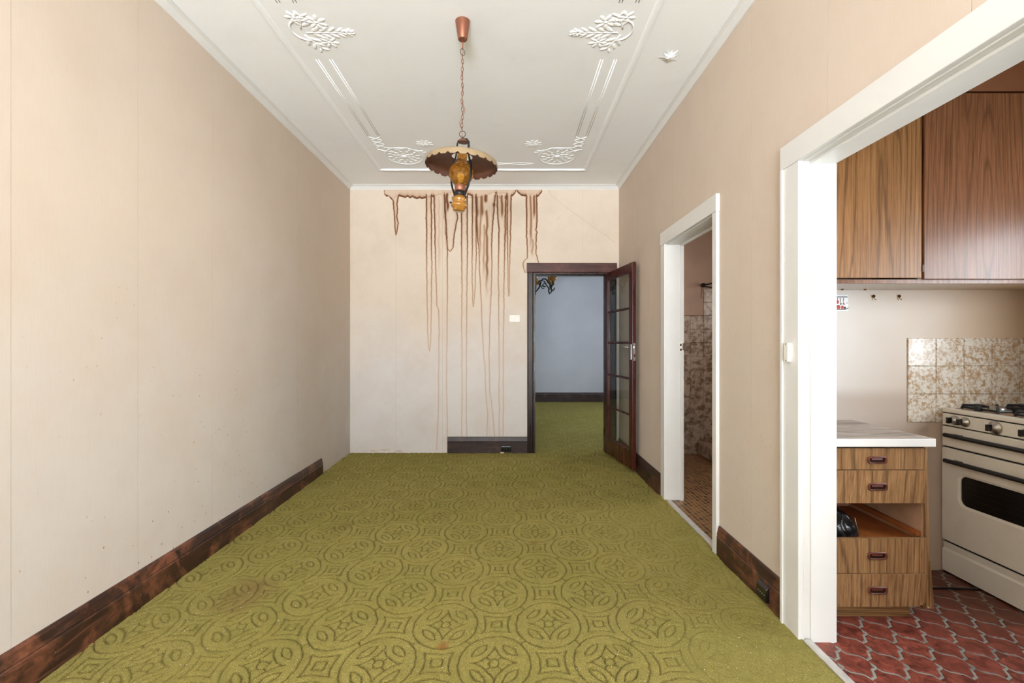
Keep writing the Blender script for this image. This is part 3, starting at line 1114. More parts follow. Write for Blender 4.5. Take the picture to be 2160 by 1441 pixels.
# ------------------------------------------------------------------ carpet with carved pattern
UX, UY, CX0, CY0 = 0.2305, 0.259, -0.284, 2.143
RX, RY = 0.1435, 0.171


def groove(X, Y):
    a, b = (X - CX0) / UX, (Y - CY0) / UY
    ia, ib = np.floor(a), np.floor(b)
    best = np.full(X.shape, 1.0)
    p, tip = 0.66, 0.63
    for oi in (0, 1):
        for oj in (0, 1):
            i, j = ia + oi, ib + oj
            even = ((i + j) % 2) == 0
            dx, dy = np.abs(X - (CX0 + i * UX)), np.abs(Y - (CY0 + j * UY))
            # medallion
            u, v = dx / RX, dy / RY
            e = np.sqrt(u * u + v * v) + 1e-6
            d = np.abs(e - 1) * 0.157
            t = (-(u - .44) + (v - .44)) / 1.4142
            n = np.abs(((u - .44) + (v - .44)) / 1.4142)
            Lp, wp = 0.31, 0.115
            dp = np.where(np.abs(t) < Lp, np.abs(n - wp * (1 - (t / Lp) ** 2)) * 0.157, 1)
            d = np.minimum(d, dp)
            uu, vv = np.maximum(u, 1e-3), np.maximum(v, 1e-3)
            S = uu ** p + vv ** p
            f = S ** (1 / p)
            g = S ** (1 / p - 1) * np.sqrt(uu ** (2 * p - 2) + vv ** (2 * p - 2))
            ds = np.where(e < tip + .05, np.abs(f - tip) / np.maximum(g, 1) * 0.157, 1)
            d = np.minimum(d, ds)
            d = np.minimum(d, np.abs(e - 0.14) * 0.157)
            d = np.minimum(d, np.where((e > .14) & (e < .30), np.abs(u - v) * 0.11, 1))
            al = (dx * UX + dy * UY) / 0.3467
            d = np.minimum(d, np.where((al > .156) & (al < .190), np.abs(dx * UY - dy * UX) / 0.3467, 1))
            # concave square between the medallions
            hx, hy = 0.060, 0.064
            q = np.where(dy < hy + .004, np.abs(dx - (hx - .011 * (1 - (dy / hy) ** 2))), 1)
            q = np.minimum(q, np.where(dx < hx + .004, np.abs(dy - (hy - .011 * (1 - (dx / hx) ** 2))), 1))
            q = np.minimum(q, np.abs(np.maximum(dx, dy * 0.95) - 0.022))
            best = np.minimum(best, np.where(even, d, q))
    return best


def vnoise(X, Y, s, seed):
    r = np.random.default_rng(seed).uniform(-1, 1, (256, 256))
    x, y = X / s + 400.3, Y / s + 400.7
    i, j = np.floor(x).astype(int), np.floor(y).astype(int)
    f, g = x - i, y - j
    f, g = f * f * (3 - 2 * f), g * g * (3 - 2 * g)
    A, B = r[i % 256, j % 256], r[(i + 1) % 256, j % 256]
    C_, D = r[i % 256, (j + 1) % 256], r[(i + 1) % 256, (j + 1) % 256]
    return (A * (1 - f) + B * f) * (1 - g) + (C_ * (1 - f) + D * f) * g


def floor_z(X, Y):
    """old floor: falls gently towards the window end, more on the left"""
    left = np.clip((0.2 - X) / 2.0, 0, 1)
    k = np.clip((5.2 - Y) / 3.4, 0, 1.02)
    return -(0.016 + 0.026 * left) * k


def carpet_z(X, Y):
    wxo = vnoise(X, Y, 0.30, 3) * 0.006 + vnoise(X, Y, 0.022, 4) * 0.0026
    wyo = vnoise(X, Y, 0.30, 5) * 0.006 + vnoise(X, Y, 0.022, 6) * 0.0026
    # the carpet is stretched and trodden flat on the walkway to the two openings
    slip = np.clip((X - 0.45) / 0.8, 0, 1) * np.clip((4.2 - Y) / 1.2, 0, 1)
    wxo = wxo + slip * (0.05 * np.sin(Y * 5.0 + 1.0) + 0.02 * np.sin(Y * 13))
    wyo = wyo + slip * (0.06 * np.sin(X * 6.0 + Y * 3.0))
    d = groove(X + wxo, Y + wyo)
    worn = np.clip(1.0 - 0.62 * slip - 0.55 * np.clip(vnoise(X, Y, 0.55, 9) - 0.1, 0, 1), 0.16, 1)
    sg = 0.0030 + 0.0016 * np.clip((Y - 2.7) / 2.0, 0, 1)
    z = floor_z(X, Y) - 0.0085 * worn * np.exp(-(d / (sg + 0.0005)) ** 2)
    z += 0.0011 * vnoise(X, Y, 0.011, 7) + 0.0016 * vnoise(X, Y, 0.05, 8)
    # rucks along the right-hand edge
    edge = np.clip((X - 0.85) / 0.35, 0, 1)
    z += edge * slip * 0.008 * (vnoise(X * 0.6, Y, 0.09, 11))
    z += 0.020 * np.exp(-((Y - 3.83) / 0.10) ** 2) * np.exp(-((XR - X) / 0.10) ** 2)
    z += 0.012 * np.exp(-((Y - 2.30) / 0.30) ** 2) * np.exp(-((XR - X) / 0.07) ** 2)
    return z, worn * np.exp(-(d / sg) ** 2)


def carpet_mesh(which):
    parts = []

    def grid(xs, ys):
        X, Y = np.meshgrid(np.array(xs), np.array(ys))
        return (X, Y) + carpet_z(X, Y)
    if which == 0:
        xs = np.arange(XL + 0.004, XR - 0.0005, 0.0041)
        ys = np.concatenate([np.arange(YF + 0.01, 1.52, 0.05), np.arange(1.52, 2.9, 0.0042), np.arange(2.9, YB - 0.004, 0.0066), [YB - 0.003]])
        parts.append(grid(xs, ys))
    else:
        xs = np.arange(DX0 + 0.007, DX1 - 0.007, 0.008)
        ys = np.arange(YB - 0.003, YB + 0.17, 0.009)
        parts.append(grid(xs, ys))
        xs = np.concatenate([np.arange(XNL + 0.01, 0.2, 0.08), np.arange(0.2, 2.25, 0.0095), np.arange(2.25, XNR, 0.08)])
        ys = np.concatenate([np.arange(YB + 0.161, 8.2, 0.0105), np.arange(8.2, YN - 0.004, 0.02)])
        parts.append(grid(xs, ys))
    co, quads, off = [], [], 0
    car = np.concatenate([p[3].ravel() for p in parts])
    for X, Y, Z, _g in parts:
        nz, nx = X.shape
        co.append(np.stack([X.ravel(), Y.ravel(), Z.ravel()], 1))
        i, j = np.meshgrid(np.arange(nx - 1), np.arange(nz - 1))
        a = (j * nx + i).ravel() + off
        quads.append(np.stack([a, a + 1, a + nx + 1, a + nx], 1))
        off += X.size
    co, quads = np.concatenate(co), np.concatenate(quads)
    me = bpy.data.meshes.new('carpet')
    me.vertices.add(len(co))
    me.vertices.foreach_set('co', co.ravel())
    me.loops.add(quads.size)
    me.loops.foreach_set('vertex_index', quads.ravel())
    me.polygons.add(len(quads))
    me.polygons.foreach_set('loop_start', np.arange(0, quads.size, 4))
    me.polygons.foreach_set('use_smooth', np.ones(len(quads), dtype=bool))
    me.update(calc_edges=True)
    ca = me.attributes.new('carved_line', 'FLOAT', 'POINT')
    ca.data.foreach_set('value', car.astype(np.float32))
    me.materials.append(MAT['carpet'])
    o = bpy.data.objects.new('carpet', me)
    COL.objects.link(o)
    return o


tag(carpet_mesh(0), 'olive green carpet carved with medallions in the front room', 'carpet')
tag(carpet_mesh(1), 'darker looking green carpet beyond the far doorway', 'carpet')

# white crumbs trodden into the pile
mb = MB()
for k in range(420):
    if k < 150:
        x, y = random.uniform(-1.75, 1.2), 1.6 + 3.2 * random.random() ** 1.6
    elif k < 300:
        x, y = random.gauss(0.75, 0.35), random.gauss(2.1, 0.45)
    else:
        x, y = random.gauss(-1.35, 0.18), random.gauss(2.35, 0.3)
    if not (XL + 0.05 < x < XR - 0.05):
        continue
    z = float(floor_z(np.array(x), np.array(y))) + 0.002
    r = random.uniform(0.001, 0.0028)
    a = random.uniform(0, 6.28)
    q = [(x + r * math.cos(a + t), y + r * math.sin(a + t) * 0.7, z) for t in (0, 2.1, 4.2)]
    mb.add(q + [(x, y, z + r * 0.9)], [(0, 1, 3), (1, 2, 3), (2, 0, 3)])
o = mb.build('crumbs', MAT['crumb'])
o['kind'] = 'stuff'
tag(o, 'white plaster crumbs scattered over the green carpet', 'debris')
o = MB().prism([(-0.035, 0.0), (-0.030, -0.014), (-0.010, -0.016), (0.006, -0.006), (0.008, 0.004), (-0.034, 0.004)], 'y', 5.366, 5.372)
o.v = [(x - 0.06 + 0.0, y, z + 0.012) for x, y, z in o.v]
tag(o.build('paper_scrap', MAT['putty']), 'small cream scrap of paper below the black power socket', 'scrap')

# ------------------------------------------------------------------ white door frames in the right wall
AF = XR - 0.022     # face of the white architraves


def frame_right(idx, y0, y1, zt, wy, label, stop):
    """white lining and architraves of an opening in the right wall; wy architrave width"""
    root = thing('trim_%d' % idx, label, None, (XR, (y0 + y1) / 2, 0))
    root['kind'] = 'structure'
    W = MAT['white_trim']
    MB().box(AF, XR, y1, y1 + wy, -0.03, zt + 0.004).build('architrave', W, root, bevel=0.003)
    MB().box(AF, XR, y0 - wy * 0.62, y0, -0.03, zt + 0.004).build('architrave', W, root, bevel=0.003)
    MB().box(AF - 0.003, XR, y0 - wy * 0.62 - 0.006, y1 + wy + 0.006, zt + 0.004, zt + 0.108).build('architrave', W, root, bevel=0.003)
    t = 0.02
    MB().box(XR - 0.001, XK + 0.006, y1, y1 + t, -0.03, zt).build('jamb', W, root, bevel=0.002)
    MB().box(XR - 0.001, XK + 0.006, y0 - t, y0, -0.03, zt).build('jamb', W, root, bevel=0.002)
    MB().box(XR - 0.001, XK + 0.006, y0 - t, y1 + t, zt, zt + t).build('head_lining', W, root, bevel=0.002)
    x0, x1 = stop
    MB().box(x0, x1, y1 - 0.013, y1, -0.03, zt - 0.013).build('door_stop', W, root, bevel=0.003)
    MB().box(x0, x1, y0, y0 + 0.013, -0.03, zt - 0.013).build('door_stop', W, root, bevel=0.003)
    MB().box(x0, x1, y0, y1, zt - 0.013, zt).build('door_stop', W, root, bevel=0.003)
    return root


bf = frame_right(4, BY0, BY1, BZ, 0.09, 'white painted frame of the narrow bathroom doorway', (1.363, 1.385))
kf = frame_right(5, KY0, KY1, KZ, 0.127, 'white painted frame of the wide kitchen opening', (1.284, XK + 0.004))
# raised outer bead on the kitchen architrave
MB().box(AF - 0.008, AF, KY1 + 0.108, KY1 + 0.127, -0.03, KZ + 0.004).build('bead', MAT['white_trim'], kf, bevel=0.003)
# lock striker on the bathroom jamb
st = thing('strike_plate', 'small worn metal strike plate on the white bathroom jamb', 'strike plate', (1.37, BY1 - 0.015, 1.22))
MB().box(1.352, 1.384, BY1 - 0.0155, BY1 - 0.0125, 1.17, 1.265).build('plate', MAT['white_plastic'], st, bevel=0.001)
MB().box(1.372, 1.396, BY1 - 0.020, BY1 - 0.0155, 1.195, 1.25).build('lip', MAT['chrome'], st, bevel=0.002)
for z in (1.198, 1.236):
    MB().box(1.358, 1.37, BY1 - 0.0168, BY1 - 0.0150, z - 0.009, z + 0.009).build('slot', MAT['rust'], st)

struct(MB().prism([(1.252, -0.03), (1.252, -0.012), (1.262, -0.006), (1.283, -0.008), (1.292, -0.018), (1.292, -0.03)], 'y', KY0, KY1 - 0.013).build('trim_6', MAT['threshold']), 'grey metal strip between carpet and red kitchen tiles')
struct(MB().prism([(1.254, -0.03), (1.254, -0.002), (1.262, 0.006), (1.284, 0.006), (1.292, 0.0), (1.292, -0.03)], 'y', BY0, BY1).build('trim_7', MAT['threshold']), 'grey strip at the bathroom doorway')

# ------------------------------------------------------------------ dark doorway in the far wall
df = thing('trim_8', 'dark stained timber frame of the far doorway', None, ((DX0 + DX1) / 2, YB, 0))
df['kind'] = 'structure'
MB().prism([(wx(1112), YB), (wx(1112), YB - 0.020), (wx(1115), YB - 0.024), (wx(1123), YB - 0.022), (wx(1125), YB - 0.014), (DX0 + 0.006, YB - 0.014), (DX0 + 0.006, YB)], 'z', -0.005, DZ - 0.005).build('architrave', MAT['arch_dark'], df)
MB().prism([(1.225, YB), (1.225, YB - 0.020), (1.205, YB - 0.024), (1.16, YB - 0.022), (1.15, YB - 0.014), (DX1 - 0.004, YB - 0.014), (DX1 - 0.004, YB)], 'z', -0.005, DZ - 0.005).build('architrave', MAT['arch_dark'], df)
MB().prism([(YB, DZ - 0.005), (YB - 0.024, DZ - 0.005), (YB - 0.030, DZ + 0.004), (YB - 0.026, DZ + 0.1), (YB - 0.016, DZ + 0.107), (YB, DZ + 0.107)], 'x', wx(1111), 1.229).build('head_board', MAT['arch_head'], df)
MB().box(DX0 - 0.03, DX0 + 0.006, YB - 0.004, YB + 0.13, -0.005, DZ).build('jamb', MAT['arch_dark'], df, bevel=0.002)
MB().box(DX1 - 0.006, DX1 + 0.03, YB - 0.004, YB + 0.13, -0.005, DZ).build('jamb', MAT['arch_dark'], df, bevel=0.002)
MB().box(DX0 - 0.03, DX1 + 0.03, YB - 0.004, YB + 0.13, DZ - 0.022, DZ).build('head_lining', MAT['arch_dark'], df, bevel=0.002)
MB().box(DX0 + 0.006, DX1 - 0.006, YB + 0.04, YB + 0.08, DZ - 0.034, DZ - 0.022).build('door_stop', MAT['arch_dark'], df, bevel=0.002)

# ------------------------------------------------------------------ glazed mahogany door, open against the right wall
HX, HY = 1.086, YB - 0.03            # hinge corner on the room face
FXd, FYd = 1.188, 4.545              # free edge
dirv = Vector((FXd - HX, FYd - HY, 0)).normalized()
nrm = Vector((-dirv.y, dirv.x, 0))   # towards the right wall
if nrm.x < 0:
    nrm = -nrm
DW = math.hypot(FXd - HX, FYd - HY)
dm = Matrix(((dirv.x, nrm.x, 0, HX), (dirv.y, nrm.y, 0, HY), (0, 0, 1, 0), (0, 0, 0, 1)))
door = thing('door_1', 'open mahogany door with five glass panes', None, (HX, HY, 0.0))
door['kind'] = 'structure'


def dpart(mb):
    mb.v = [tuple(dm @ Vector(p)) for p in mb.v]
    return mb


TH = 0.036
ST = 0.095
z0d, z1d = 0.028, 2.032
rails = [0.205, 0.546, 0.902, 1.254, 1.594, 1.936]
dpart(MB().box(0, ST, 0, TH, z0d, z1d)).build('stile', MAT['mahogany'], door, bevel=0.003)
dpart(MB().box(DW - ST, DW, 0, TH, z0d, z1d)).build('stile', MAT['mahogany'], door, bevel=0.003)
dpart(MB().box(ST, DW - ST, 0, TH, z0d, rails[0] - 0.008)).build('bottom_rail', MAT['mahogany'], door, bevel=0.003)
dpart(MB().box(ST, DW - ST, 0, TH, rails[-1] + 0.008, z1d)).build('top_rail', MAT['mahogany'], door, bevel=0.003)
for z in rails[1:-1]:
    dpart(MB().prism([(0.004, z - 0.006), (0.004, z + 0.006), (TH / 2, z + 0.013), (TH - 0.004, z + 0.006), (TH - 0.004, z - 0.006), (TH / 2, z - 0.013)], 'x', ST, DW - ST)).build('glazing_bar', MAT['mahogany'], door)
for a, b in zip(rails[:-1], rails[1:]):
    dpart(MB().box(ST - 0.004, DW - ST + 0.004, TH / 2 - 0.002, TH / 2 + 0.002, a - 0.009, b + 0.009)).build('pane', MAT['pane'], door)
# pale beads round the glass
for s, x in ((0, ST), (1, DW - ST - 0.008)):
    dpart(MB().box(x, x + 0.008, 0.004, TH - 0.004, rails[0] - 0.008, rails[-1] + 0.008)).build('glazing_bead', MAT['mahogany'], door)
dpart(MB().box(ST, DW - ST, 0.003, TH - 0.003, rails[0] - 0.008, rails[0] + 0.004)).build('glazing_bead', MAT['arch_head'], door)
# lock furniture
hz = 1.19
hp = dpart(MB().box(DW - 0.062, DW - 0.026, -0.005, 0.0, hz - 0.10, hz + 0.05)).build('handle_plate', MAT['chrome'], door, bevel=0.002)
dpart(MB().tube([(DW - 0.044, -0.004, hz + 0.02), (DW - 0.044, -0.045, hz + 0.02)], 0.008, 10).tube([(DW - 0.038, -0.045, hz + 0.02), (DW - 0.08, -0.047, hz + 0.021), (DW - 0.13, -0.044, hz + 0.026), (DW - 0.148, -0.044, hz + 0.03)], [0.009, 0.0075, 0.007, 0.0075], 10)).build('lever', MAT['chrome'], hp, True)
hp2 = dpart(MB().box(DW - 0.062, DW - 0.026, TH, TH + 0.004, hz - 0.10, hz + 0.05)).build('handle_plate', MAT['chrome'], door, bevel=0.002)
dpart(MB().tube([(DW - 0.044, TH, hz + 0.02), (DW - 0.044, TH + 0.022, hz + 0.02)], 0.008, 10).tube([(DW - 0.036, TH + 0.024, hz + 0.02), (DW - 0.13, TH + 0.020, hz + 0.025)], 0.0075, 10)).build('lever', MAT['chrome'], hp2, True)
lp = dpart(MB().box(DW, DW + 0.002, 0.007, TH - 0.007, hz - 0.11, hz + 0.06)).build('lock_plate', MAT['chrome'], door)
dpart(MB().box(DW, DW + 0.011, 0.010, TH - 0.010, hz + 0.010, hz + 0.030)).build('latch', MAT['chrome'], lp, bevel=0.002)
dpart(MB().box(DW + 0.0018, DW + 0.0028, 0.011, TH - 0.011, hz - 0.075, hz - 0.045)).build('keyway', MAT['rust'], lp)
for z in (0.25, 1.0, 1.8):
    dpart(MB().tube([(-0.006, -0.002, z - 0.045), (-0.006, -0.002, z + 0.045)], 0.006, 8)).build('hinge', MAT['arch_dark'], door)

# ------------------------------------------------------------------ room beyond the doorway
FW = MAT['far_wall']
WN = (6.9, 8.5, 0.9, 2.3)
struct(slab('y', YN, YN + 0.12, XNL - 0.12, XNR + 0.12, -0.06, ZC + 0.05).build('wall_far_room_back', FW), 'cool grey wall seen through the doorway')
struct(slab('x', XNL - 0.12, XNL, YB + 0.12, YN, -0.06, ZC + 0.05).build('wall_far_room_left', FW))
struct(slab('x', XNR, XNR + 0.12, YB + 0.12, YN, -0.06, ZC + 0.05, [WN]).build('wall_far_room_right', FW))
struct(slab('y', YB + 0.12, YB + 0.16, XNL - 0.12, XNR + 0.12, -0.06, ZC + 0.05, [(DX0 - 0.01, DX1 + 0.01, -0.1, DZ + 0.01)]).build('wall_far_room_front', FW))
struct(slab('z', ZC, ZC + 0.08, XNL - 0.12, XNR + 0.12, YB + 0.12, YN + 0.12).build('ceiling_far_room', MAT['ceiling']))


# windows (all out of the picture, they let the daylight in; the bathroom one is added)
def window(idx, axis, p, u0, u1, v0, v1, bars, label):
    o = thing('window_%d' % idx, label, None, {'x': (p, (u0 + u1) / 2, v0), 'y': ((u0 + u1) / 2, p, v0)}[axis])
    o['kind'] = 'structure'

    def bx(a, b, c, d, t0, t1):
        return MB().box(*((t0, t1, a, b) if axis == 'x' else (a, b, t0, t1)), c, d)
    t = 0.05
    for a, b, c, d in ((u0, u0 + t, v0, v1), (u1 - t, u1, v0, v1), (u0 + t, u1 - t, v0, v0 + t), (u0 + t, u1 - t, v1 - t, v1)):
        bx(a, b, c, d, p - 0.03, p + 0.03).build('window_frame', MAT['window_frame'], o)
    for k in range(1, bars + 1):
        m_ = u0 + (u1 - u0) * k / (bars + 1)
        bx(m_ - 0.02, m_ + 0.02, v0 + t, v1 - t, p - 0.02, p + 0.02).build('mullion', MAT['window_frame'], o)
    bx(u0 + t, u1 - t, v0 + t, v1 - t, p - 0.002, p + 0.002).build('pane', MAT['window_pane'], o)
    return o


WK = (0.62, 1.95, 1.02, 1.98)
WBa = (3.7, 4.3, 1.5, 2.1)
window(1, 'y', YF - 0.06, *WIN, 2, 'wide white window behind the viewpoint')
window(2, 'x', XE + 0.06, *WK, 1, 'kitchen window in the outer wall')
window(3, 'x', XNR + 0.06, *WN, 1, 'window of the room beyond')
window(4, 'x', XE + 0.06, *WBa, 0, 'added small bathroom window, out of view')

# ------------------------------------------------------------------ kitchen shell
kb = struct(slab('y', YK, YK + 0.115, XK, XE, -0.06, ZC + 0.05).build('wall_kitchen_back', MAT['kitchen_wall']), 'grimy kitchen wall above the worktop')
struct(slab('x', XE, XE + 0.12, -0.5, YB, -0.06, ZC + 0.05, [WK, WBa]).build('wall_kitchen_right', MAT['kitchen_wall']))
struct(slab('y', -0.62, -0.5, XK, XE + 0.12, -0.06, ZC + 0.05).build('wall_kitchen_front', MAT['kitchen_wall']))
struct(slab('z', ZC, ZC + 0.08, XK, XE + 0.12, -0.62, YB + 0.12).build('ceiling_kitchen', MAT['ceiling']))
kfl = struct(slab('z', -0.05, ZK - 0.0028, XR + 0.02, XE, -0.5, YK).build('floor_kitchen', MAT['grout']), 'red terracotta kitchen floor with grey grout')


# terracotta tiles of curved lantern shape
def lantern(scale=1.0):
    hw, ht, hs = 0.064, 0.083, 0.024
    T, Bt = (0, ht), (hw, hs)
    pts = []

    def wav(a, b, amp, n, amp2=0.0):
        out = []
        for k in range(n):
            t = k / n
            dx, dy = b[0] - a[0], b[1] - a[1]
            L = math.hypot(dx, dy)
            o = amp * math.sin(2 * PI * t) + amp2 * math.sin(6 * PI * t)
            out.append((a[0] + dx * t - dy / L * o, a[1] + dy * t + dx / L * o))
        return out
    e1 = wav((0, ht), (hw, hs), -0.0075, 7, 0.0015)
    e2 = wav((hw, hs), (hw, -hs), 0.0045, 4)
    e3 = wav((hw, -hs), (0, -ht), -0.0075, 7, 0.0015)
    e3 = [(x, y) for x, y in e3]
    e4 = [(-x, -y) for x, y in wav((0, ht), (hw, hs), -0.0075, 7, 0.0015)]
    e5 = wav((-hw, -hs), (-hw, hs), -0.0045, 4)
    e6 = [(-x, -y) for x, y in wav((hw, -hs), (0, -ht), -0.0075, 7, 0.0015)]
    return e1 + e2 + e3 + e4 + e5 + e6


poly = lantern()


def inset(poly, k, dy=0.0):
    n = len(poly)
    out = []
    for i in range(n):
        a, b = Vector(poly[i - 1]), Vector(poly[(i + 1) % n])
        t = (b - a).normalized()
        nn = Vector((-t.y, t.x))          # outward for clockwise outline
        p = Vector(poly[i]) - nn * k
        out.append((p.x, p.y))
    return out


def tile_mesh(name, clip=None):
    base, top = inset(poly, 0.0046), inset(poly, 0.0078)
    n = len(base)
    vs = [(x, y, -0.008) for x, y in base] + [(x, y, -0.002) for x, y in base] + [(x, y, 0.0) for x, y in top]
    fs = []
    for k in (0, 1):
        for i in range(n):
            fs.append((k * n + i, k * n + (i + 1) % n, (k + 1) * n + (i + 1) % n, (k + 1) * n + i))
    fs.append(tuple(2 * n + i for i in range(n)))
    me = bpy.data.meshes.new(name)
    me.from_pydata(vs, [], fs)
    import bmesh
    bm = bmesh.new()
    bm.from_mesh(me)
    bmesh.ops.recalc_face_normals(bm, faces=bm.faces)
    bm.to_mesh(me)
    bm.free()
    me.materials.append(MAT['terracotta'])
    return me


tm = tile_mesh('floor_tile')
TX, TY, TX0, TY0 = 0.1285, 0.1085, 1.567, 1.988


def clipped_tile(cx, cy, x0, x1, y0, y1):
    """tile cut at a wall line"""
    import bmesh
    bm = bmesh.new()
    bm.from_mesh(tm)
    bmesh.ops.translate(bm, verts=bm.verts, vec=(cx, cy, ZK))
    for co_, no_ in (((x0, 0, 0), (-1, 0, 0)), ((x1, 0, 0), (1, 0, 0)), ((0, y0, 0), (0, -1, 0)), ((0, y1, 0), (0, 1, 0))):
        bmesh.ops.bisect_plane(bm, geom=bm.verts[:] + bm.edges[:] + bm.faces[:], plane_co=co_, plane_no=no_, clear_outer=True)
    if len(bm.faces) < 3:
        bm.free()
        return None
    me = bpy.data.meshes.new('floor_tile')
    bm.to_mesh(me)
    bm.free()
    me.materials.append(MAT['terracotta'])
    return me


for j in range(-11, 8):
    for i in range(-4, 13):
        cx = TX0 + (i + 0.5 * (j % 2)) * TX
        cy = TY0 + j * TY
        if cx < 1.292 - 0.07 or cx > XE + 0.06 or cy > YK + 0.07 or cy < 0.86:
            continue
        x0, x1, y0, y1 = 1.293, XE - 0.002, 0.86, YK - 0.004
        cut = cx - 0.07 < x0 or cx + 0.07 > x1 or cy - 0.09 < y0 or cy + 0.09 > y1
        if cut:
            me = clipped_tile(cx, cy, x0, x1, y0, y1)
            if me is None:
                continue
            o = bpy.data.objects.new('floor_tile', me)
        else:
            o = bpy.data.objects.new('floor_tile', tm)
            o.location = (cx, cy, ZK + random.uniform(-0.0008, 0.0008))
            o.rotation_euler = (random.uniform(-.004, .004), random.uniform(-.004, .004), 0)
        COL.objects.link(o)
        o.parent = kfl

# glazed splashback tiles
tz0, tsz = 0.808, 0.157


def glazed_tile_mesh(w, h, mat):
    b = 0.003
    vs, fs = [], []
    for (u, v, d) in ((0, 0, 0), (0, 0, -0.005), (b, b, -0.007)):
        vs += [(u + .001, d, v + .001), (w - u - .001, d, v + .001), (w - u - .001, d, h - v - .001), (u + .001, d, h - v - .001)]
    for k in (0, 1):
        for i in range(4):
            fs.append((k * 4 + i, k * 4 + (i + 1) % 4, (k + 1) * 4 + (i + 1) % 4, (k + 1) * 4 + i))
    fs.append((8, 9, 10, 11))
    me = bpy.data.meshes.new('glazed_tile')
    me.from_pydata(vs, [], fs)
    me.materials.append(mat)
    return me


sm = glazed_tile_mesh(tsz, tsz, MAT['splash_tile'])
for r in range(3):
    for c in range(4):
        o = bpy.data.objects.new('wall_tile', sm)
        o.location = (2.231 + c * tsz, YK, tz0 + r * tsz)
        COL.objects.link(o)
        o.parent = kb
sm2 = glazed_tile_mesh(XE - 2.231 - 4 * tsz, tsz, MAT['splash_tile'])
for r in range(3):
    o = bpy.data.objects.new('wall_tile', sm2)
    o.location = (2.231 + 4 * tsz, YK, tz0 + r * tsz)
    COL.objects.link(o)
    o.parent = kb

# ------------------------------------------------------------------ kitchen: drawer unit
CF = 2.150                                 # face of the drawer fronts
cab = thing('drawer_unit', 'wood laminate drawer unit with one drawer missing', 'cabinet', (1.655, 2.40, ZK))
CL, CR = XK + 0.008, 1.914
MB().box(CL, CL + 0.016, CF + 0.018, YK - 0.005, 0.035, 0.781).build('side_panel', MAT['lam_drawer_b'], cab)
sp = MB().prism([(CF + 0.002, 0.055), (CF + 0.018, 0.781), (YK - 0.005, 0.781), (YK - 0.005, 0.035), (CF + 0.02, 0.035), (CF - 0.004, 0.05)], 'x', CR - 0.017, CR)
sp.build('side_panel', MAT['lam_drawer_b'], cab)
MB().add([(CR - 0.006, CF - 0.004, 0.05), (CR + 0.008, CF - 0.010, 0.046), (CR + 0.010, CF - 0.004, 0.046), (CR - 0.004, CF + 0.006, 0.05),
          (CR - 0.002, CF + 0.003, 0.26), (CR + 0.001, CF + 0.002, 0.26), (CR + 0.002, CF + 0.006, 0.26), (CR - 0.001, CF + 0.008, 0.26)],
         [(0, 3, 2, 1), (4, 5, 6, 7), (0, 1, 5, 4), (1, 2, 6, 5), (2, 3, 7, 6), (3, 0, 4, 7)]).build('loose_veneer', MAT['lam_drawer_b'], cab)
MB().box(CL + 0.016, CR - 0.017, YK - 0.02, YK - 0.006, 0.05, 0.781).build('back_panel', MAT['carcass'], cab)
MB().box(CL + 0.016, CR - 0.017, CF + 0.02, YK - 0.02, 0.335, 0.345).build('dust_panel', MAT['orange_ply'], cab)
MB().box(CL + 0.016, CR - 0.017, CF + 0.02, YK - 0.02, 0.05, 0.062).build('bottom_panel', MAT['carcass'], cab)
# inner lining of the open bay: pale side board, runner and the back of the drawer above
MB().box(CR - 0.024, CR - 0.0171, CF + 0.022, YK - 0.02, 0.346, 0.53).build('side_lining', MAT['carcass'], cab)
rn = MB().prism([(CF + 0.024, 0.366), (CF + 0.024, 0.386), (YK - 0.03, 0.398), (YK - 0.03, 0.372)], 'x', CR - 0.045, CR - 0.024)
rn.build('drawer_runner', MAT['orange_ply'], cab)
MB().box(CL + 0.02, CL + 0.036, CF + 0.024, YK - 0.03, 0.366, 0.386).build('drawer_runner', MAT['orange_ply'], cab)
MB().box(CL + 0.016, CR - 0.03, YK - 0.06, YK - 0.04, 0.47, 0.53).build('back_rail', MAT['carcass'], cab)
MB().box(CL + 0.004, 1.866, 2.205, 2.217, ZK, 0.052).build('kick_board', MAT['lam_kick'], cab)


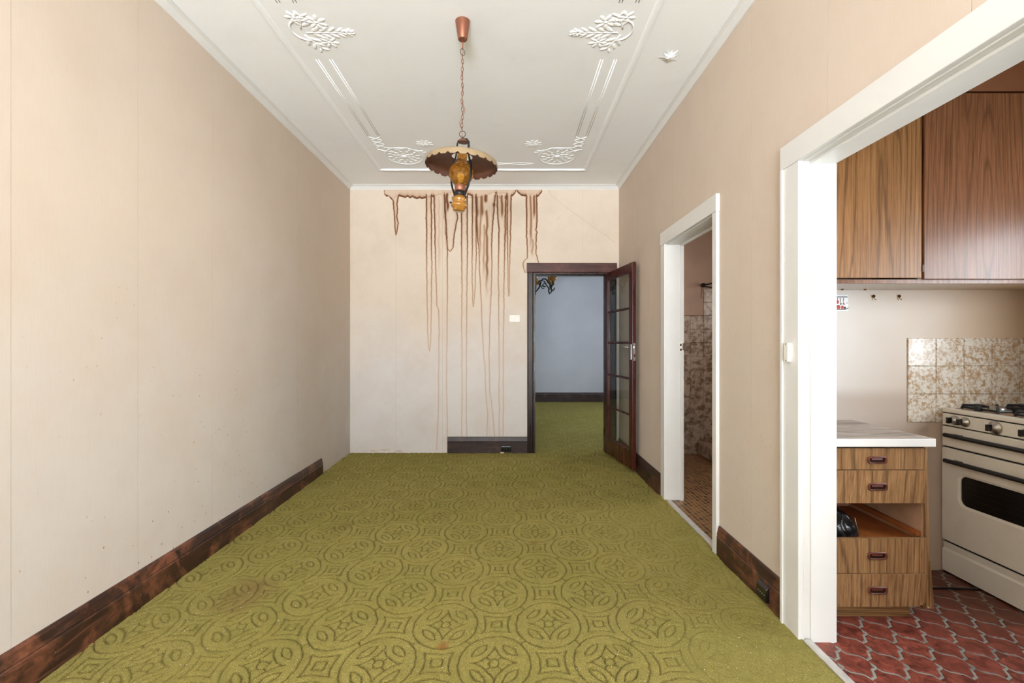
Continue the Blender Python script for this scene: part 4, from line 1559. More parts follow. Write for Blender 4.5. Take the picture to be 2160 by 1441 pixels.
def drawer(z0, z1, tilt, mat, hz_, cutout=False, dx=0.0):
    x0, x1 = CL + 0.004, 1.893 + dx
    f = MB()
    if cutout:
        f.prism([(x0, z0), (1.866, z0), (1.866, z0 + 0.016), (x1 - 0.004, z0 + 0.016), (x1, z1), (x0, z1)], 'y', CF, CF + 0.016)
    else:
        f.prism([(x0, z0 + 0.001), (x1 - 0.002 * (1 if tilt > 0 else 0), z0 + 0.001), (x1, z1 - 0.001), (x0, z1 - 0.001)], 'y', CF, CF + 0.016)
    # each front hangs a little out of plumb
    f.v = [(x, y - tilt * (z - z0), z) for x, y, z in f.v]
    dr = f.build('drawer', mat, cab)
    # drawer box behind the front
    MB().box(x0 + 0.03, x1 - 0.04, CF + 0.017, YK - 0.08, z0 + 0.012, z0 + 0.022).build('drawer_base', MAT['carcass'], dr)
    hx, yy = 1.669, CF - tilt * (hz_ - z0)
    w_, h_ = 0.0435, 0.0165

    def rr(w, h, r, n=5):
        out = []
        for cx, cz, a0 in ((w - r, h - r, 0), (-w + r, h - r, PI / 2), (-w + r, -h + r, PI), (w - r, -h + r, 3 * PI / 2)):
            for k in range(n):
                a = a0 + PI / 2 * k / (n - 1)
                out.append((cx + r * math.cos(a), cz + r * math.sin(a)))
        return out
    o_, i_ = rr(w_, h_, 0.011), rr(w_ - 0.008, h_ - 0.006, 0.008)
    n = len(o_)
    mb = MB()
    ring = [(hx + u, yy - 0.0005, hz_ + v) for u, v in o_] + [(hx + u * .985, yy - 0.006, hz_ + v * .97) for u, v in o_] + \
           [(hx + u, yy - 0.006, hz_ + v - 0.0015) for u, v in i_] + [(hx + u, yy + 0.0, hz_ + v - 0.0015) for u, v in i_]
    fs = []
    for k in range(3):
        for i in range(n):
            fs.append((k * n + i, k * n + (i + 1) % n, (k + 1) * n + (i + 1) % n, (k + 1) * n + i))
    mb.add(ring, fs)
    mb.build('handle', MAT['handle_brown'], dr, True)
    mb = MB().add([(hx + u, yy - 0.0012, hz_ + v - 0.0015) for u, v in i_], [tuple(range(n))])
    mb.build('handle_recess', MAT['handle_dark'], dr)
    mb = MB().prism([(yy - 0.001, hz_ - 0.002), (yy - 0.006, hz_ + 0.002), (yy - 0.004, hz_ + 0.0085), (yy - 0.001, hz_ + 0.0085)], 'x', hx - 0.027, hx + 0.022)
    mb.build('handle_grip', MAT['handle_brown'], dr)
    return dr


drawer(0.676, 0.775, 0.02, MAT['lam_drawer'], 0.721)
drawer(0.523, 0.675, 0.05, MAT['lam_drawer'], 0.600, dx=-0.006)
drawer(0.206, 0.366, 0.02, MAT['lam_drawer_b'], 0.287)
drawer(0.054, 0.205, 0.05, MAT['lam_drawer_b'], 0.132, True)

tag(MB().box(XK + 0.002, 1.921, 2.13, YK - 0.003, 0.783, 0.821).build('worktop', MAT['worktop'], bevel=0.003, at=(1.65, 2.4, 0.783)), 'soiled white worktop over the drawer unit', 'worktop')


# black vinyl bag stuffed into the open bay
def lump(name, c, rx, ry, h, lean, mat, seed, nu=20, nv=12):
    r = random.Random(seed)
    ph = [r.uniform(0, 6.28) for _ in range(6)]
    vs, fs = [], []
    for i in range(nv + 1):
        t = i / nv
        rad = math.cos(t * PI / 2) ** 0.55 if t < 1 else 0
        for j in range(nu):
            a = 2 * PI * j / nu
            k = 1 + 0.10 * math.sin(3 * a + ph[0] + 4 * t) + 0.07 * math.sin(5 * a + ph[1]) + 0.05 * math.sin(9 * t + ph[2] + a)
            vs.append((c[0] + rx * rad * k * math.cos(a) - lean * t, c[1] + ry * rad * k * math.sin(a), c[2] + h * t))
    for i in range(nv):
        for j in range(nu):
            fs.append((i * nu + j, i * nu + (j + 1) % nu, (i + 1) * nu + (j + 1) % nu, (i + 1) * nu + j))
    fs.append(tuple(range(nu - 1, -1, -1)))
    return vs, fs


bag = thing('vinyl_bag', 'crumpled black vinyl bag inside the open drawer bay', 'bag', (1.56, 2.26, 0.346))
b1 = MB().add(*lump('b', (1.555, 2.27, 0.346), 0.075, 0.07, 0.165, 0.05, None, 3))
b1.build('bag_body', MAT['bag'], bag, True)
b2 = MB().add(*lump('b', (1.60, 2.25, 0.346), 0.05, 0.05, 0.115, 0.03, None, 8))
b2.build('bag_flap', MAT['bag'], bag, True)
MB().tube([(1.605, 2.198, 0.44), (1.612, 2.197, 0.41), (1.618, 2.197, 0.38), (1.624, 2.196, 0.362)], 0.0016, 6).build('zip_pull', MAT['steel'], bag, True)

# ------------------------------------------------------------------ kitchen: wall cupboards
UF = 2.347
ub = thing('wall_cupboard', 'wood laminate wall cupboard with light and dark doors', 'cupboard', (2.2, 2.5, 1.548))
MB().box(XK + 0.002, XE - 0.002, UF + 0.019, YK - 0.002, 1.548, 1.562).build('bottom_panel', MAT['kitchen_wall'], ub)
MB().box(XK + 0.002, XE - 0.002, UF + 0.004, UF + 0.019, 1.546, 1.566).build('bottom_rail', MAT['lam_dark'], ub)
MB().box(XK + 0.002, XE - 0.002, UF + 0.019, YK - 0.002, 2.48, 2.494).build('top_panel', MAT['carcass'], ub)
MB().box(2.026, 2.046, UF + 0.002, YK - 0.002, 1.566, 2.48).build('divider', MAT['kitchen_wall'], ub)
MB().box(XK + 0.002, XK + 0.02, UF + 0.002, YK - 0.002, 1.566, 2.48).build('side_panel', MAT['lam_light'], ub)
MB().box(XE - 0.02, XE - 0.002, UF + 0.002, YK - 0.002, 1.566, 2.48).build('side_panel', MAT['lam_dark'], ub)
d1 = MB().box(1.53, 2.0305, UF - 0.016, UF, 1.571, 2.478).build('cupboard_door', MAT['lam_light'], ub, bevel=0.0015)
tag(d1, 'lighter golden brown wood grain door')
MB().box(XK + 0.006, 1.526, UF - 0.016, UF, 1.571, 2.478).build('cupboard_door', MAT['lam_light'], ub, bevel=0.0015)
d2 = MB().box(2.040, 2.62, UF - 0.020, UF - 0.004, 1.566, 2.478).build('cupboard_door', MAT['lam_dark'], ub, bevel=0.0015)
tag(d2, 'darker glossy red brown wood grain door')
MB().box(2.625, XE - 0.004, UF - 0.020, UF - 0.004, 1.566, 2.478).build('cupboard_door', MAT['lam_dark'], ub, bevel=0.0015)
MB().tube([(2.036, UF - 0.018, 1.60), (2.036, UF - 0.018, 1.635)], 0.004, 8).build('hinge', MAT['steel'], ub)
for x in (1.83, 1.955):
    MB().lathe([(0.0, 1.547), (0.006, 1.547), (0.007, 1.541), (0.0, 1.540)], (x, 2.60, 0), 12).build('screw_cap', MAT['brown_panel'], ub, True)
struct(MB().box(XK + 0.002, XE - 0.002, UF - 0.004, YK - 0.002, 2.496, ZC - 0.001).build('trim_9', MAT['brown_panel']), 'plain brown panel filling above the wall cupboard')

# ------------------------------------------------------------------ things on the kitchen wall
sg = thing('picture_plaque', 'small white plaque printed with red pots and hanging utensils', 'plaque', (1.855, YK - 0.004, 1.435))


def kx(px):
    return (px - 1073.0) * YK / 1000.0


def kz(py):
    return EYE - (py - 724.0) * YK / 1000.0


def crop(cx, cy):        # detail read at 12x from (1740,600)
    return kx(1740 + cx / 12.0), kz(600 + cy / 12.0)


x0, z1 = crop(-60, 262)
x1, z0 = crop(575, 685)
MB().box(x0, x1, YK - 0.005, YK - 0.0005, z0, z1).build('plate', plain('white_plaque', (232, 236, 240), 0.35, 0.5, var=0.02), sg, bevel=0.002)
yy = YK - 0.0056
RED = plain('red_print', (196, 72, 62), 0.5, 0.3)
DRK = plain('dark_olive_print', (62, 54, 36), 0.5, 0.3)
GRY = plain('grey_print', (96, 88, 92), 0.5, 0.3)


def pr(poly, mat, name):
    mb = MB()
    q = [crop(*p) for p in poly]
    mb.prism([(u, v) for u, v in q], 'y', yy, yy + 0.0008)
    return mb.build(name, mat, sg)


def circ(cx, cy, rx, ry, n=16):
    return [(cx + rx * math.cos(2 * PI * k / n), cy + ry * math.sin(2 * PI * k / n)) for k in range(n)]


pr([(-40, 312), (550, 312), (560, 322), (550, 332), (-40, 332)], DRK, 'rail_print')
pr([(-40, 626), (520, 626), (520, 645), (-40, 645)], DRK, 'shelf_print')
pr(circ(300, 450, 40, 45), RED, 'pan_print')
pr([(290, 345), (312, 345), (308, 410), (294, 410)], RED, 'pan_handle_print')
pr(circ(225, 500, 42, 40), RED, 'pan_print')
pr([(362, 345), (382, 345), (384, 460), (372, 470)], GRY, 'ladle_print')
pr(circ(386, 496, 22, 26), GRY, 'ladle_bowl_print')
pr([(440, 345), (462, 345), (456, 470), (446, 470)], RED, 'fork_print')
pr([(436, 470), (466, 470), (495, 508), (462, 526), (440, 500)], RED, 'fork_head_print')
pr([(258, 622), (258, 550), (290, 528), (345, 528), (372, 552), (372, 622)], RED, 'pot_print')
pr([(262, 545), (290, 527), (345, 527), (370, 545), (340, 540), (290, 540)], DRK, 'pot_lid_print')
pr([(392, 622), (388, 565), (425, 530), (462, 565), (460, 622)], RED, 'kettle_print')
pr(circ(490, 594, 28, 32), DRK, 'bowl_print')
pr([(515, 606), (598, 586), (600, 594), (552, 614), (548, 640), (538, 640), (540, 616)], DRK, 'saucepan_print')
pr(circ(542, 474, 11, 11), DRK, 'screw_print')

for px, lab in ((1842, 'rusty wall hook nearer the utensil plaque'), (1896, 'rusty wall hook nearer the patterned tiles')):
    X, Z = kx(px), kz(625)
    h = thing('wall_hook', lab, 'hook', (X, YK, Z), 'rusty hooks under the wall cupboard')
    MB().lathe([(0.0, -0.010), (0.006, -0.009), (0.0085, -0.004), (0.007, -0.001), (0.0, -0.0005)], (X, YK, Z), 14, axis='y').build('nail_head', MAT['rust'], h, True)
    MB().tube([(X, YK - 0.004, Z - 0.007), (X - 0.001, YK - 0.010, Z - 0.015), (X + 0.004, YK - 0.013, Z - 0.021), (X + 0.008, YK - 0.011, Z - 0.016)], 0.0013, 6).build('hook', MAT['rust'], h, True)
    MB().prism([(X - 0.008, Z + 0.004), (X - 0.006, Z - 0.014), (X - 0.001, Z - 0.024), (X + 0.006, Z - 0.020), (X + 0.007, Z - 0.006)], 'y', YK - 0.0015, YK - 0.0002).build('paint_chip', MAT['putty'], h)

# ------------------------------------------------------------------ gas cooker
SX, SY0, SY1 = 2.413, 2.06, 2.642
SXB = 2.97
stv = thing('gas_cooker', 'grimy cream enamel gas cooker with black handles', 'cooker', ((SX + SXB) / 2, (SY0 + SY1) / 2, ZK))
E = MAT['enamel']
MB().box(SX + 0.026, SXB, SY0, SY1, 0.0, 0.866).build('body', E, stv, bevel=0.004)
MB().box(SX + 0.04, SX + 0.06, SY0 + 0.01, SY1 - 0.01, ZK + 0.001, 0.003).build('plinth', MAT['black_iron'], stv)
ct = MB().box(SX, SXB, SY0, SY1, 0.869, 0.891).build('cooktop', E, stv, bevel=0.004)
MB().box(SX + 0.045, SXB - 0.03, SY0 + 0.03, SY1 - 0.03, 0.8912, 0.8925).build('spill_tray', MAT['hob_plate'], ct)
MB().box(SX + 0.006, SX + 0.026, SY0 + 0.003, SY1 - 0.003, 0.862, 0.869).build('shadow_gap', MAT['black_iron'], stv)
MB().box(SX + 0.002, SX + 0.026, SY0 + 0.001, SY1 - 0.001, 0.798, 0.863).build('control_panel', E, stv, bevel=0.004)
MB().box(SX + 0.014, SX + 0.026, SY0 + 0.004, SY1 - 0.004, 0.14, 0.80).build('door_seal', MAT['black_iron'], stv)
gd = MB().box(SX, SX + 0.026, SY0 + 0.001, SY1 - 0.001, 0.683, 0.792).build('grill_door', E, stv, bevel=0.006)


# oven door with a rounded window opening
def rrect(u0, u1, v0, v1, r, n=6):
    out = []
    for cu, cv, a0 in ((u1 - r, v1 - r, 0), (u0 + r, v1 - r, PI / 2), (u0 + r, v0 + r, PI), (u1 - r, v0 + r, 3 * PI / 2)):
        for k in range(n):
            a = a0 + PI / 2 * k / (n - 1)
            out.append((cu + r * math.cos(a), cv + r * math.sin(a)))
    return out


WU0, WU1, WV0, WV1 = SY0 + 0.105, 2.537, 0.384, 0.542
outer = rrect(SY0 + 0.001, SY1 - 0.001, 0.163, 0.674, 0.008)
inner = rrect(WU0, WU1, WV0, WV1, 0.035)
n = len(outer)
lip = rrect(WU0 - 0.012, WU1 + 0.012, WV0 - 0.012, WV1 + 0.012, 0.045)
vs = [(SX + 0.026, u, v) for u, v in outer] + [(SX + 0.003, u, v) for u, v in outer] + [(SX, u * 0.994 + 0.006 * 2.35, v * 0.99 + 0.01 * 0.42) for u, v in outer] + \
     [(SX, u, v) for u, v in lip] + [(SX + 0.005, u, v) for u, v in inner] + [(SX + 0.014, u, v) for u, v in inner]
fs = []
for k in range(5):
    for i in range(n):
        fs.append((k * n + i, k * n + (i + 1) % n, (k + 1) * n + (i + 1) % n, (k + 1) * n + i))
od = MB().add(vs, fs).build('oven_door', E, stv)
MB().add([(SX + 0.010, u, v) for u, v in inner], [tuple(range(n))]).build('oven_window', MAT['oven_glass'], od)
for k in range(5):
    z = 0.40 + k * 0.028
    MB().tube([(SX + 0.0125, WU0 + 0.02, z), (SX + 0.0125, WU1 - 0.02, z)], 0.0011, 5).build('oven_shelf_wire', MAT['steel'], od)
for par, z in ((gd, 0.752), (od, 0.612)):
    mb = MB().prism([(SX - 0.034, z - 0.004), (SX - 0.030, z - 0.014), (SX - 0.022, z - 0.014), (SX - 0.016, z + 0.006), (SX - 0.030, z + 0.006)], 'y', SY0 + 0.05, 2.60)
    mb.build('door_handle', MAT['black_iron'], par)
    for y in (2.54, SY0 + 0.11):
        MB().box(SX - 0.020, SX + 0.002, y - 0.02, y + 0.02, z + 0.000, z + 0.006).build('handle_bracket', MAT['handle_dark'], par)
# storage drawer with a pressed step
MB().prism([(SX + 0.026, ZK + 0.012), (SX + 0.004, ZK + 0.012), (SX + 0.001, 0.108), (SX + 0.010, 0.118), (SX + 0.008, 0.150), (SX + 0.026, 0.153)], 'y', SY0 + 0.001, SY1 - 0.001).build('storage_drawer', E, stv)
for y, z, r in ((2.564, 0.832, 0.026), (2.506, 0.832, 0.026), (2.352, 0.830, 0.034), (2.20, 0.832, 0.026)):
    kn = MB().lathe([(r, 0.002), (r, -0.003), (r * 0.93, -0.006), (r * 0.62, -0.010), (r * 0.42, -0.020), (0.0, -0.020)], (SX, y, z), 24, axis='x').build('knob', MAT['steel'], stv, True)
    MB().box(SX - 0.044, SX - 0.019, y - 0.005, y + 0.007, z - 0.016, z + 0.016).build('knob_grip', MAT['black_plastic'], kn, bevel=0.002)
# burners and cast iron trivets
for bx in (SX + 0.155, SX + 0.40):
    for by in (SY0 + 0.16, SY1 - 0.15):
        bu = MB().lathe([(0.0, 0.915), (0.030, 0.915), (0.036, 0.908), (0.036, 0.900), (0.048, 0.896), (0.048, 0.892)], (bx, by, 0), 20).build('burner', MAT['steel'], stv, True)
        tv = MB()
        for k in range(4):
            a = PI / 4 + k * PI / 2
            dx, dy = math.cos(a), math.sin(a)
            tv.tube([(bx + dx * 0.135, by + dy * 0.135, 0.894), (bx + dx * 0.13, by + dy * 0.13, 0.914), (bx + dx * 0.05, by + dy * 0.05, 0.916), (bx + dx * 0.03, by + dy * 0.03, 0.910)], 0.0065, 6)
        s_ = 0.093
        tv.tube([(bx - s_, by - s_, 0.903), (bx + s_, by - s_, 0.903), (bx + s_, by + s_, 0.903), (bx - s_, by + s_, 0.903)], 0.006, 6, closed=True)
        for k in range(4):
            a = k * PI / 2
            dx, dy = math.cos(a), math.sin(a)
            tv.box(bx + dx * 0.1 - 0.012, bx + dx * 0.1 + 0.012, by + dy * 0.1 - 0.012, by + dy * 0.1 + 0.012, 0.892, 0.917)
        tv.build('trivet', MAT['black_iron'], stv)
# thin black gas hose on the floor behind the drawer unit
tag(MB().tube([(2.06, 2.43, ZK + 0.005), (2.14, 2.445, ZK + 0.005), (2.24, 2.45, ZK + 0.005), (2.34, 2.44, ZK + 0.006), (2.44, 2.43, ZK + 0.006)], 0.005, 8).build('black_cable', MAT['black_plastic'], None, True), 'thin black cable lying on the red tiles by the cooker', 'cable')

# ------------------------------------------------------------------ bathroom glimpsed through the narrow doorway
bb = struct(slab('y', YB - 0.03, YB + 0.12, XK, XE, -0.06, ZC + 0.05).build('wall_bathroom_back', MAT['bath_paint']), 'brown painted and tiled bathroom wall')
struct(slab('y', YK + 0.115, YK + 0.125, XK, XE, -0.06, ZC + 0.05).build('wall_bathroom_front', MAT['bath_paint']))
struct(slab('x', XE - 0.01, XE, YK + 0.125, YB - 0.03, -0.06, ZC + 0.05, [WBa]).build('wall_bathroom_right', MAT['bath_paint']))
struct(slab('z', -0.05, ZB, XR + 0.03, XE, YK + 0.12, YB).build('floor_bathroom', MAT['mosaic']), 'small brown mosaic tiles on the bathroom floor')
bt = glazed_tile_mesh(0.152, 0.152, MAT['bath_tile'])
YBB = YB - 0.03
for c in range(-3, 5):
    top = 10 if c < 0 else 12
    for r in range(top):
        o = bpy.data.objects.new('wall_tile', bt)
        o.location = (2.207 + c * 0.152, YBB, 0.035 + r * 0.1525)
        COL.objects.link(o)
        o.parent = bb
# skirting cove and tile edging
MB().box(1.75, 2.15, YBB - 0.012, YBB, ZB, 0.034).build('tile_cove', MAT['bath_tile'], bb)
MB().box(1.75, 2.203, YBB - 0.010, YBB, 1.560, 1.568).build('tile_edging', MAT['copper_dark'], bb)
# shower hob
hob = struct(MB().box(2.145, 2.26, 3.2, YBB - 0.008, ZB, 0.135).build('trim_10', MAT['bath_paint']), 'low tiled kerb of the shower')
for k in range(14):
    o = bpy.data.objects.new('kerb_tile', glazed_tile_mesh(0.152, 0.13, MAT['bath_tile']) if k == 0 else bpy.data.objects['kerb_tile'].data)
    o.location = (2.145, YBB - 0.01 - k * 0.152, ZB + 0.003)
    o.rotation_euler = (0, 0, -PI / 2)
    COL.objects.link(o)
    o.parent = hob
# shower rail bracketed to the wall
rl = thing('shower_rail', 'dark shower curtain rail on the bathroom wall', 'rail', (2.205, YBB, 1.90))
MB().lathe([(0.0, -0.03), (0.018, -0.03), (0.026, -0.018), (0.026, -0.007), (0.0, -0.007)], (2.205, YBB, 1.905), 16, axis='y').build('bracket', MAT['black_iron'], rl, True)
MB().tube([(2.205, YBB - 0.02, 1.905), (2.23, YBB - 0.25, 1.905), (2.25, YBB - 0.9, 1.905)], 0.009, 8).build('rod', MAT['black_iron'], rl, True)
MB().tube([(2.20, YBB - 0.02, 1.895), (2.30, YBB - 0.03, 1.875), (2.6, YBB - 0.03, 1.872)], 0.007, 8).build('rod', MAT['black_iron'], rl, True)
MB().tube([(2.19, YBB - 0.008, 1.88), (2.183, YBB - 0.008, 1.80), (2.178, YBB - 0.008, 1.76)], 0.002, 5).build('cord', MAT['black_iron'], rl, True)

# ------------------------------------------------------------------ switches and sockets
sw = thing('light_switch', 'cream light switch plate on the stained end wall', 'switch', (0.0675, YB - PT, 1.53))
MB().box(wx(1074.5), wx(1097), YB - PT - 0.009, YB - PT, wz(679.5), wz(664.5)).build('plate', MAT['white_plastic'], sw, bevel=0.003)
MB().box(wx(1083.5), wx(1087.5), YB - PT - 0.014, YB - PT - 0.009, wz(674), wz(671)).build('toggle', MAT['white_plastic'], sw, bevel=0.001)

sk1 = thing('power_socket', 'glossy black power socket on the short far skirting', 'socket', (wx(1067.5), YB - 0.024, wz(945)))
MB().prism([(YB - 0.022, wz(952)), (YB - 0.040, wz(951)), (YB - 0.040, wz(942)), (YB - 0.034, wz(939)), (YB - 0.022, wz(938.4))], 'x', wx(1057.3), wx(1077.8)).build('plate', MAT['black_plastic'], sk1, bevel=0.003)
for px in (1063.4, 1068.5, 1074.8):
    MB().lathe([(0.0, -0.0015), (0.0035, -0.001), (0.004, 0.0)], (wx(px), YB - 0.040, wz(945.7)), 10, axis='y').build('screw', MAT['steel'], sk1, True)

ys0, ys1 = 2.247, 2.335
sk2 = thing('power_socket', 'dark brown power socket on the skirting between the openings', 'socket', (XR - 0.026, (ys0 + ys1) / 2, 0.06))
MB().prism([(XR - 0.022, 0.012), (XR - 0.040, 0.016), (XR - 0.040, 0.076), (XR - 0.032, 0.086), (XR - 0.022, 0.090)], 'y', ys0, ys1).build('plate', MAT['black_plastic'], sk2, bevel=0.003)
for k in range(4):
    MB().lathe([(0.0, -0.0015), (0.003, -0.001), (0.0035, 0.0)], (XR - 0.040, ys0 + 0.015 + k * 0.018, 0.047), 10, axis='x').build('screw', MAT['steel'], sk2, True)

sw2 = thing('surface_switch', 'narrow white switch box on the kitchen architrave', 'switch', (AF - 0.01, KY1 + 0.085, 1.21))
ya, yb_ = 2.072, 2.106
MB().box(AF - 0.017, AF, ya, yb_, 1.168, 1.252).build('switch_box', MAT['white_plastic'], sw2, bevel=0.003)
for z in (1.174, 1.246):
    MB().lathe([(0.0, -0.001), (0.0025, -0.0005), (0.003, 0.0)], (AF - 0.017, (ya + yb_) / 2, z), 10, axis='x').build('screw', MAT['rust'], sw2, True)

# ------------------------------------------------------------------ pendant oil-lamp light
PX, PY = -0.257, 2.645
lamp = thing('pendant_lamp', 'copper pendant light like an oil lamp, hung on a chain', 'pendant lamp', (PX, PY, ZC))


def lz(py):
    return EYE + (724.0 - py) * PY / 1000.0


MB().lathe([(0.0, ZC), (0.041, ZC), (0.041, ZC - 0.002), (0.0255, lz(83)), (0.024, lz(84)), (0.020, lz(83)), (0.0, lz(82))], (PX, PY, 0), 32).build('ceiling_cup', MAT['copper'], lamp, True)
ztop, zbot = lz(103), lz(283)
MB().tube([(PX, PY, lz(82)), (PX, PY, lz(102))], 0.0035, 8).build('cord', MAT['copper'], lamp, True)


def ring(c, r, wr_, axis_rot, squash=1.0):
    pts = []
    for k in range(20):
        a = 2 * PI * k / 20
        q = Vector((r * math.cos(a), 0, r * squash * math.sin(a)))
        q.rotate(Euler((0, 0, axis_rot)))
        pts.append(Vector(c) + q)
    return MB().tube(pts, wr_, 6, closed=True)


ring((PX, PY, lz(110)), 0.013, 0.0016, 0.5, 1.45).build('hanging_ring', MAT['black_iron'], lamp, True)
nl = 19
zt_, zb_ = lz(117), lz(277)
step = (zt_ - zb_) / nl
for k in range(nl):
    c = (PX - 0.002 + 0.002 * math.sin(k), PY, zt_ - step * (k + 0.5))
    ring(c, 0.0062, 0.0014, (0.25 if k % 2 else PI / 2 + 0.3), step * 0.64 / 0.0062).build('chain_link', MAT['copper_dark'], lamp, True)
cord = []
for k in range(40):
    t = k / 39
    z = lz(100) + (lz(288) - lz(100)) * t
    bulge = 0.018 * math.exp(-((t - 0.86) / 0.06) ** 2) - 0.012 * math.exp(-((t - 0.72) / 0.05) ** 2)
    cord.append((PX - bulge + 0.003 * math.sin(t * 30), PY - 0.004 + 0.004 * math.cos(t * 30), z))
MB().tube(cord, 0.0017, 6).build('cord', MAT['copper'], lamp, True)
ring((PX - 0.001, PY, lz(283)), 0.017, 0.0018, 0.0, 1.0).build('hanging_ring', MAT['black_iron'], lamp, True)
# the lower fitting hangs slightly askew
tiltm = Matrix.Rotation(math.radians(3.6), 3, 'Y')


def T(mb, pivot=(PX, PY, lz(290))):
    pv = Vector(pivot)
    mb.v = [tuple(tiltm @ (Vector(p) - pv) + pv) for p in mb.v]
    return mb


cx_ = PX + 0.004
T(MB().lathe([(0.0, lz(291)), (0.010, lz(291.5)), (0.016, lz(294)), (0.029, lz(298)), (0.032, lz(300)), (0.0, lz(299))], (cx_, PY, 0), 28)).build('smoke_bell', MAT['copper_dark'], lamp, True)
# scalloped shade
N = 96
prof = [(0.060, lz(331)), (0.10, lz(332.5)), (0.15, lz(335)), (0.185, lz(338)), (0.196, lz(341)), (0.200, lz(345))]
vs, fs = [], []
for r, h in prof:
    for j in range(N):
        a = 2 * PI * j / N
        vs.append((cx_ + r * math.cos(a), PY + r * math.sin(a), h))
for j in range(N):
    a = 2 * PI * j / N
    sc_ = abs(math.sin(a * 12))
    vs.append((cx_ + 0.201 * math.cos(a), PY + 0.201 * math.sin(a), lz(349.0) - 0.0105 * min(1.0, sc_ * 1.9) ** 0.8))
K = len(prof) + 1
for i in range(K - 1):
    for j in range(N):
        fs.append((i * N + j, i * N + (j + 1) % N, (i + 1) * N + (j + 1) % N, (i + 1) * N + j))
sh = MB().add(vs, fs)
inner_sh = MB().add(vs, fs)
o = T(sh).build('lamp_shade', MAT['cream_metal'], lamp, True)
# copper coloured lining of the shade
cvec = Vector((cx_, PY, 0))
inner_sh.v = [(cx_ + (p[0] - cx_) * 0.991, PY + (p[1] - PY) * 0.991, p[2] - 0.0014) for p in vs]
T(inner_sh).build('shade_lining', MAT['copper_dark'], lamp, True)
rimr = MB().tube([(cx_ + 0.060 * math.cos(a), PY + 0.060 * math.sin(a), lz(331)) for a in np.linspace(0, 2 * PI, 33)[:-1]], 0.002, 6, closed=True)
T(rimr).build('shade_rim', MAT['copper_dark'], lamp, True)
# glass chimney with its bulb-shaped belly
gp = [(0.027, lz(322)), (0.028, lz(330)), (0.0275, lz(341)), (0.036, lz(345)), (0.055, lz(352)), (0.067, lz(360)), (0.069, lz(367)), (0.064, lz(375)), (0.052, lz(383)), (0.038, lz(389)), (0.029, lz(392))]
T(MB().lathe(gp, (cx_, PY, 0), 40)).build('glass_globe', MAT['amber'], lamp, True)
T(MB().lathe([(0.0, lz(365)), (0.012, lz(366)), (0.018, lz(370)), (0.016, lz(375)), (0.011, lz(381)), (0.0, lz(389))], (cx_, PY, 0), 20)).build('bulb', plain('bulb_glass', (240, 230, 205), 0.15, 0.6), lamp, True)
T(MB().lathe([(0.026, lz(388)), (0.0305, lz(390)), (0.031, lz(401)), (0.028, lz(404)), (0.0, lz(404))], (cx_, PY, 0), 28)).build('burner_collar', MAT['copper'], lamp, True)
T(MB().lathe([(0.0, lz(403)), (0.026, lz(403)), (0.0262, lz(414)), (0.0, lz(414))], (cx_, PY, 0), 28)).build('iron_band', MAT['black_iron'], lamp, True)
T(MB().lathe([(0.0, lz(413)), (0.026, lz(413.5)), (0.030, lz(416)), (0.040, lz(418.5)), (0.042, lz(422)), (0.036, lz(426)), (0.035, lz(428)), (0.045, lz(431.5)), (0.047, lz(434)), (0.044, lz(437)), (0.034, lz(440)), (0.033, lz(444)), (0.028, lz(446)), (0.0, lz(446))], (cx_, PY, 0), 36)).build('glass_font', MAT['amber_smooth'], lamp, True)
# two curved iron straps; the right one passes in front of the glass
for s in (-1, 1):
    def q(dx, py, dy):
        return (cx_ + s * dx, PY - s * dy, lz(py))
    pts = [q(0.002, 296, 0.0), q(0.022, 294.5, 0.01), q(0.033, 300, 0.018), q(0.035, 312, 0.02), q(0.037, 326, 0.022), q(0.046, 340, 0.03), q(0.056, 352, 0.042), q(0.060, 366, 0.046), q(0.058, 380, 0.044), q(0.048, 394, 0.036), q(0.036, 405, 0.022), q(0.029, 412, 0.010), q(0.034, 416, 0.012), q(0.044, 417, 0.016)]
    T(MB().strap(pts, 0.013, 0.0070, (0.35 * s, 0.9, 0))).build('iron_strap', MAT['black_iron'], lamp)
T(MB().tube([(cx_ - 0.040, PY - 0.01, lz(429)), (cx_ - 0.052, PY - 0.012, lz(430))], 0.005, 8)).build('wick_knob', MAT['black_plastic'], lamp, True)

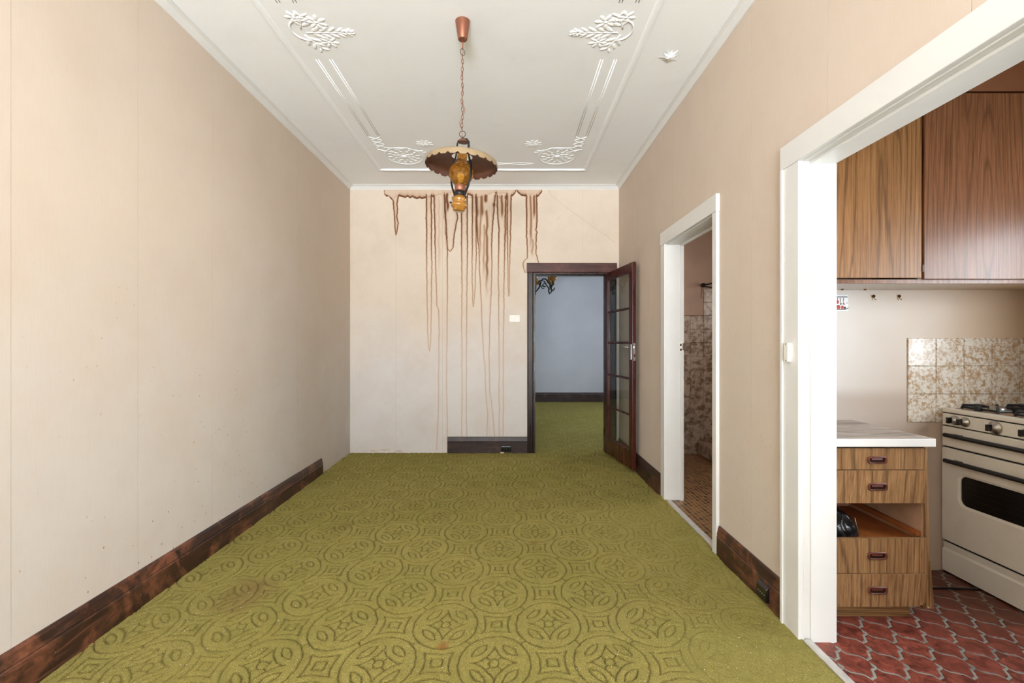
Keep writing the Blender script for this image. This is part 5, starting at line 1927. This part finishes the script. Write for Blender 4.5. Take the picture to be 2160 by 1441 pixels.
# ------------------------------------------------------------------ chandelier in the room beyond
HXc, HYc = 0.36, 7.1
CD = -0.055
ch = thing('chandelier', 'black iron chandelier with amber glass shades in the room beyond', 'chandelier', (HXc, HYc, ZC))
MB().lathe([(0.0, ZC), (0.06, ZC), (0.05, ZC - 0.03), (0.01, ZC - 0.045), (0.0, ZC - 0.045)], (HXc, HYc, 0), 20).build('ceiling_cup', MAT['black_iron'], ch, True)
MB().tube([(HXc, HYc, ZC - 0.04), (HXc, HYc, 2.05 + CD)], 0.007, 8).build('stem', MAT['black_iron'], ch, True)
MB().lathe([(0.0, 2.36), (0.02, 2.35), (0.03, 2.31), (0.018, 2.26), (0.012, 2.10), (0.02, 2.06), (0.012, 2.035), (0.0, 2.03)], (HXc, HYc, CD), 16).build('hub', MAT['black_iron'], ch, True)
for ang in (-33, 35, 80, 150, 205, 270):
    a = math.radians(ang)
    ca, sa = math.cos(a), math.sin(a)

    def q(r, z):
        return (HXc + ca * r, HYc + sa * r, z + CD)
    arm = MB().tube([q(0.01, 2.045), q(0.07, 2.09), q(0.13, 2.15), q(0.135, 2.21), q(0.17, 2.255), q(0.22, 2.25), q(0.26, 2.20), q(0.31, 2.15), q(0.345, 2.155)], 0.010, 8)
    arm.tube([q(0.13 - 0.03 * math.cos(t) , 2.215 + 0.022 * math.sin(t)) for t in np.linspace(-2.5, 2.6, 14)], 0.0065, 6)
    arm.tube([q(0.20 + 0.03 * math.cos(t), 2.16 + 0.025 * math.sin(t)) for t in np.linspace(0.5, 5.6, 14)], 0.0065, 6)
    arm.tube([q(0.335 + 0.028 * math.cos(t), 2.105 + 0.03 * math.sin(t)) for t in np.linspace(1.6, 6.6, 14)], 0.009, 6)
    arm.tube([q(0.31, 2.15), q(0.315, 2.10), q(0.33, 2.06)], 0.011, 6)
    arm.build('arm', MAT['black_iron'], ch, True)
    c = q(0.345, 0)
    MB().lathe([(0.0, 2.15), (0.014, 2.152), (0.017, 2.165), (0.017, 2.205), (0.02, 2.212), (0.0, 2.212)], c, 16).build('lamp_holder', MAT['black_iron'], ch, True)
    MB().lathe([(0.020, 2.21), (0.042, 2.225), (0.055, 2.25), (0.054, 2.275), (0.042, 2.298), (0.040, 2.318), (0.050, 2.338)], c, 24).build('glass_shade', MAT['amber_smooth'], ch, True)

# ------------------------------------------------------------------ tidy helper keys
for o in bpy.data.objects:
    if '_o' in o:
        del o['_o']
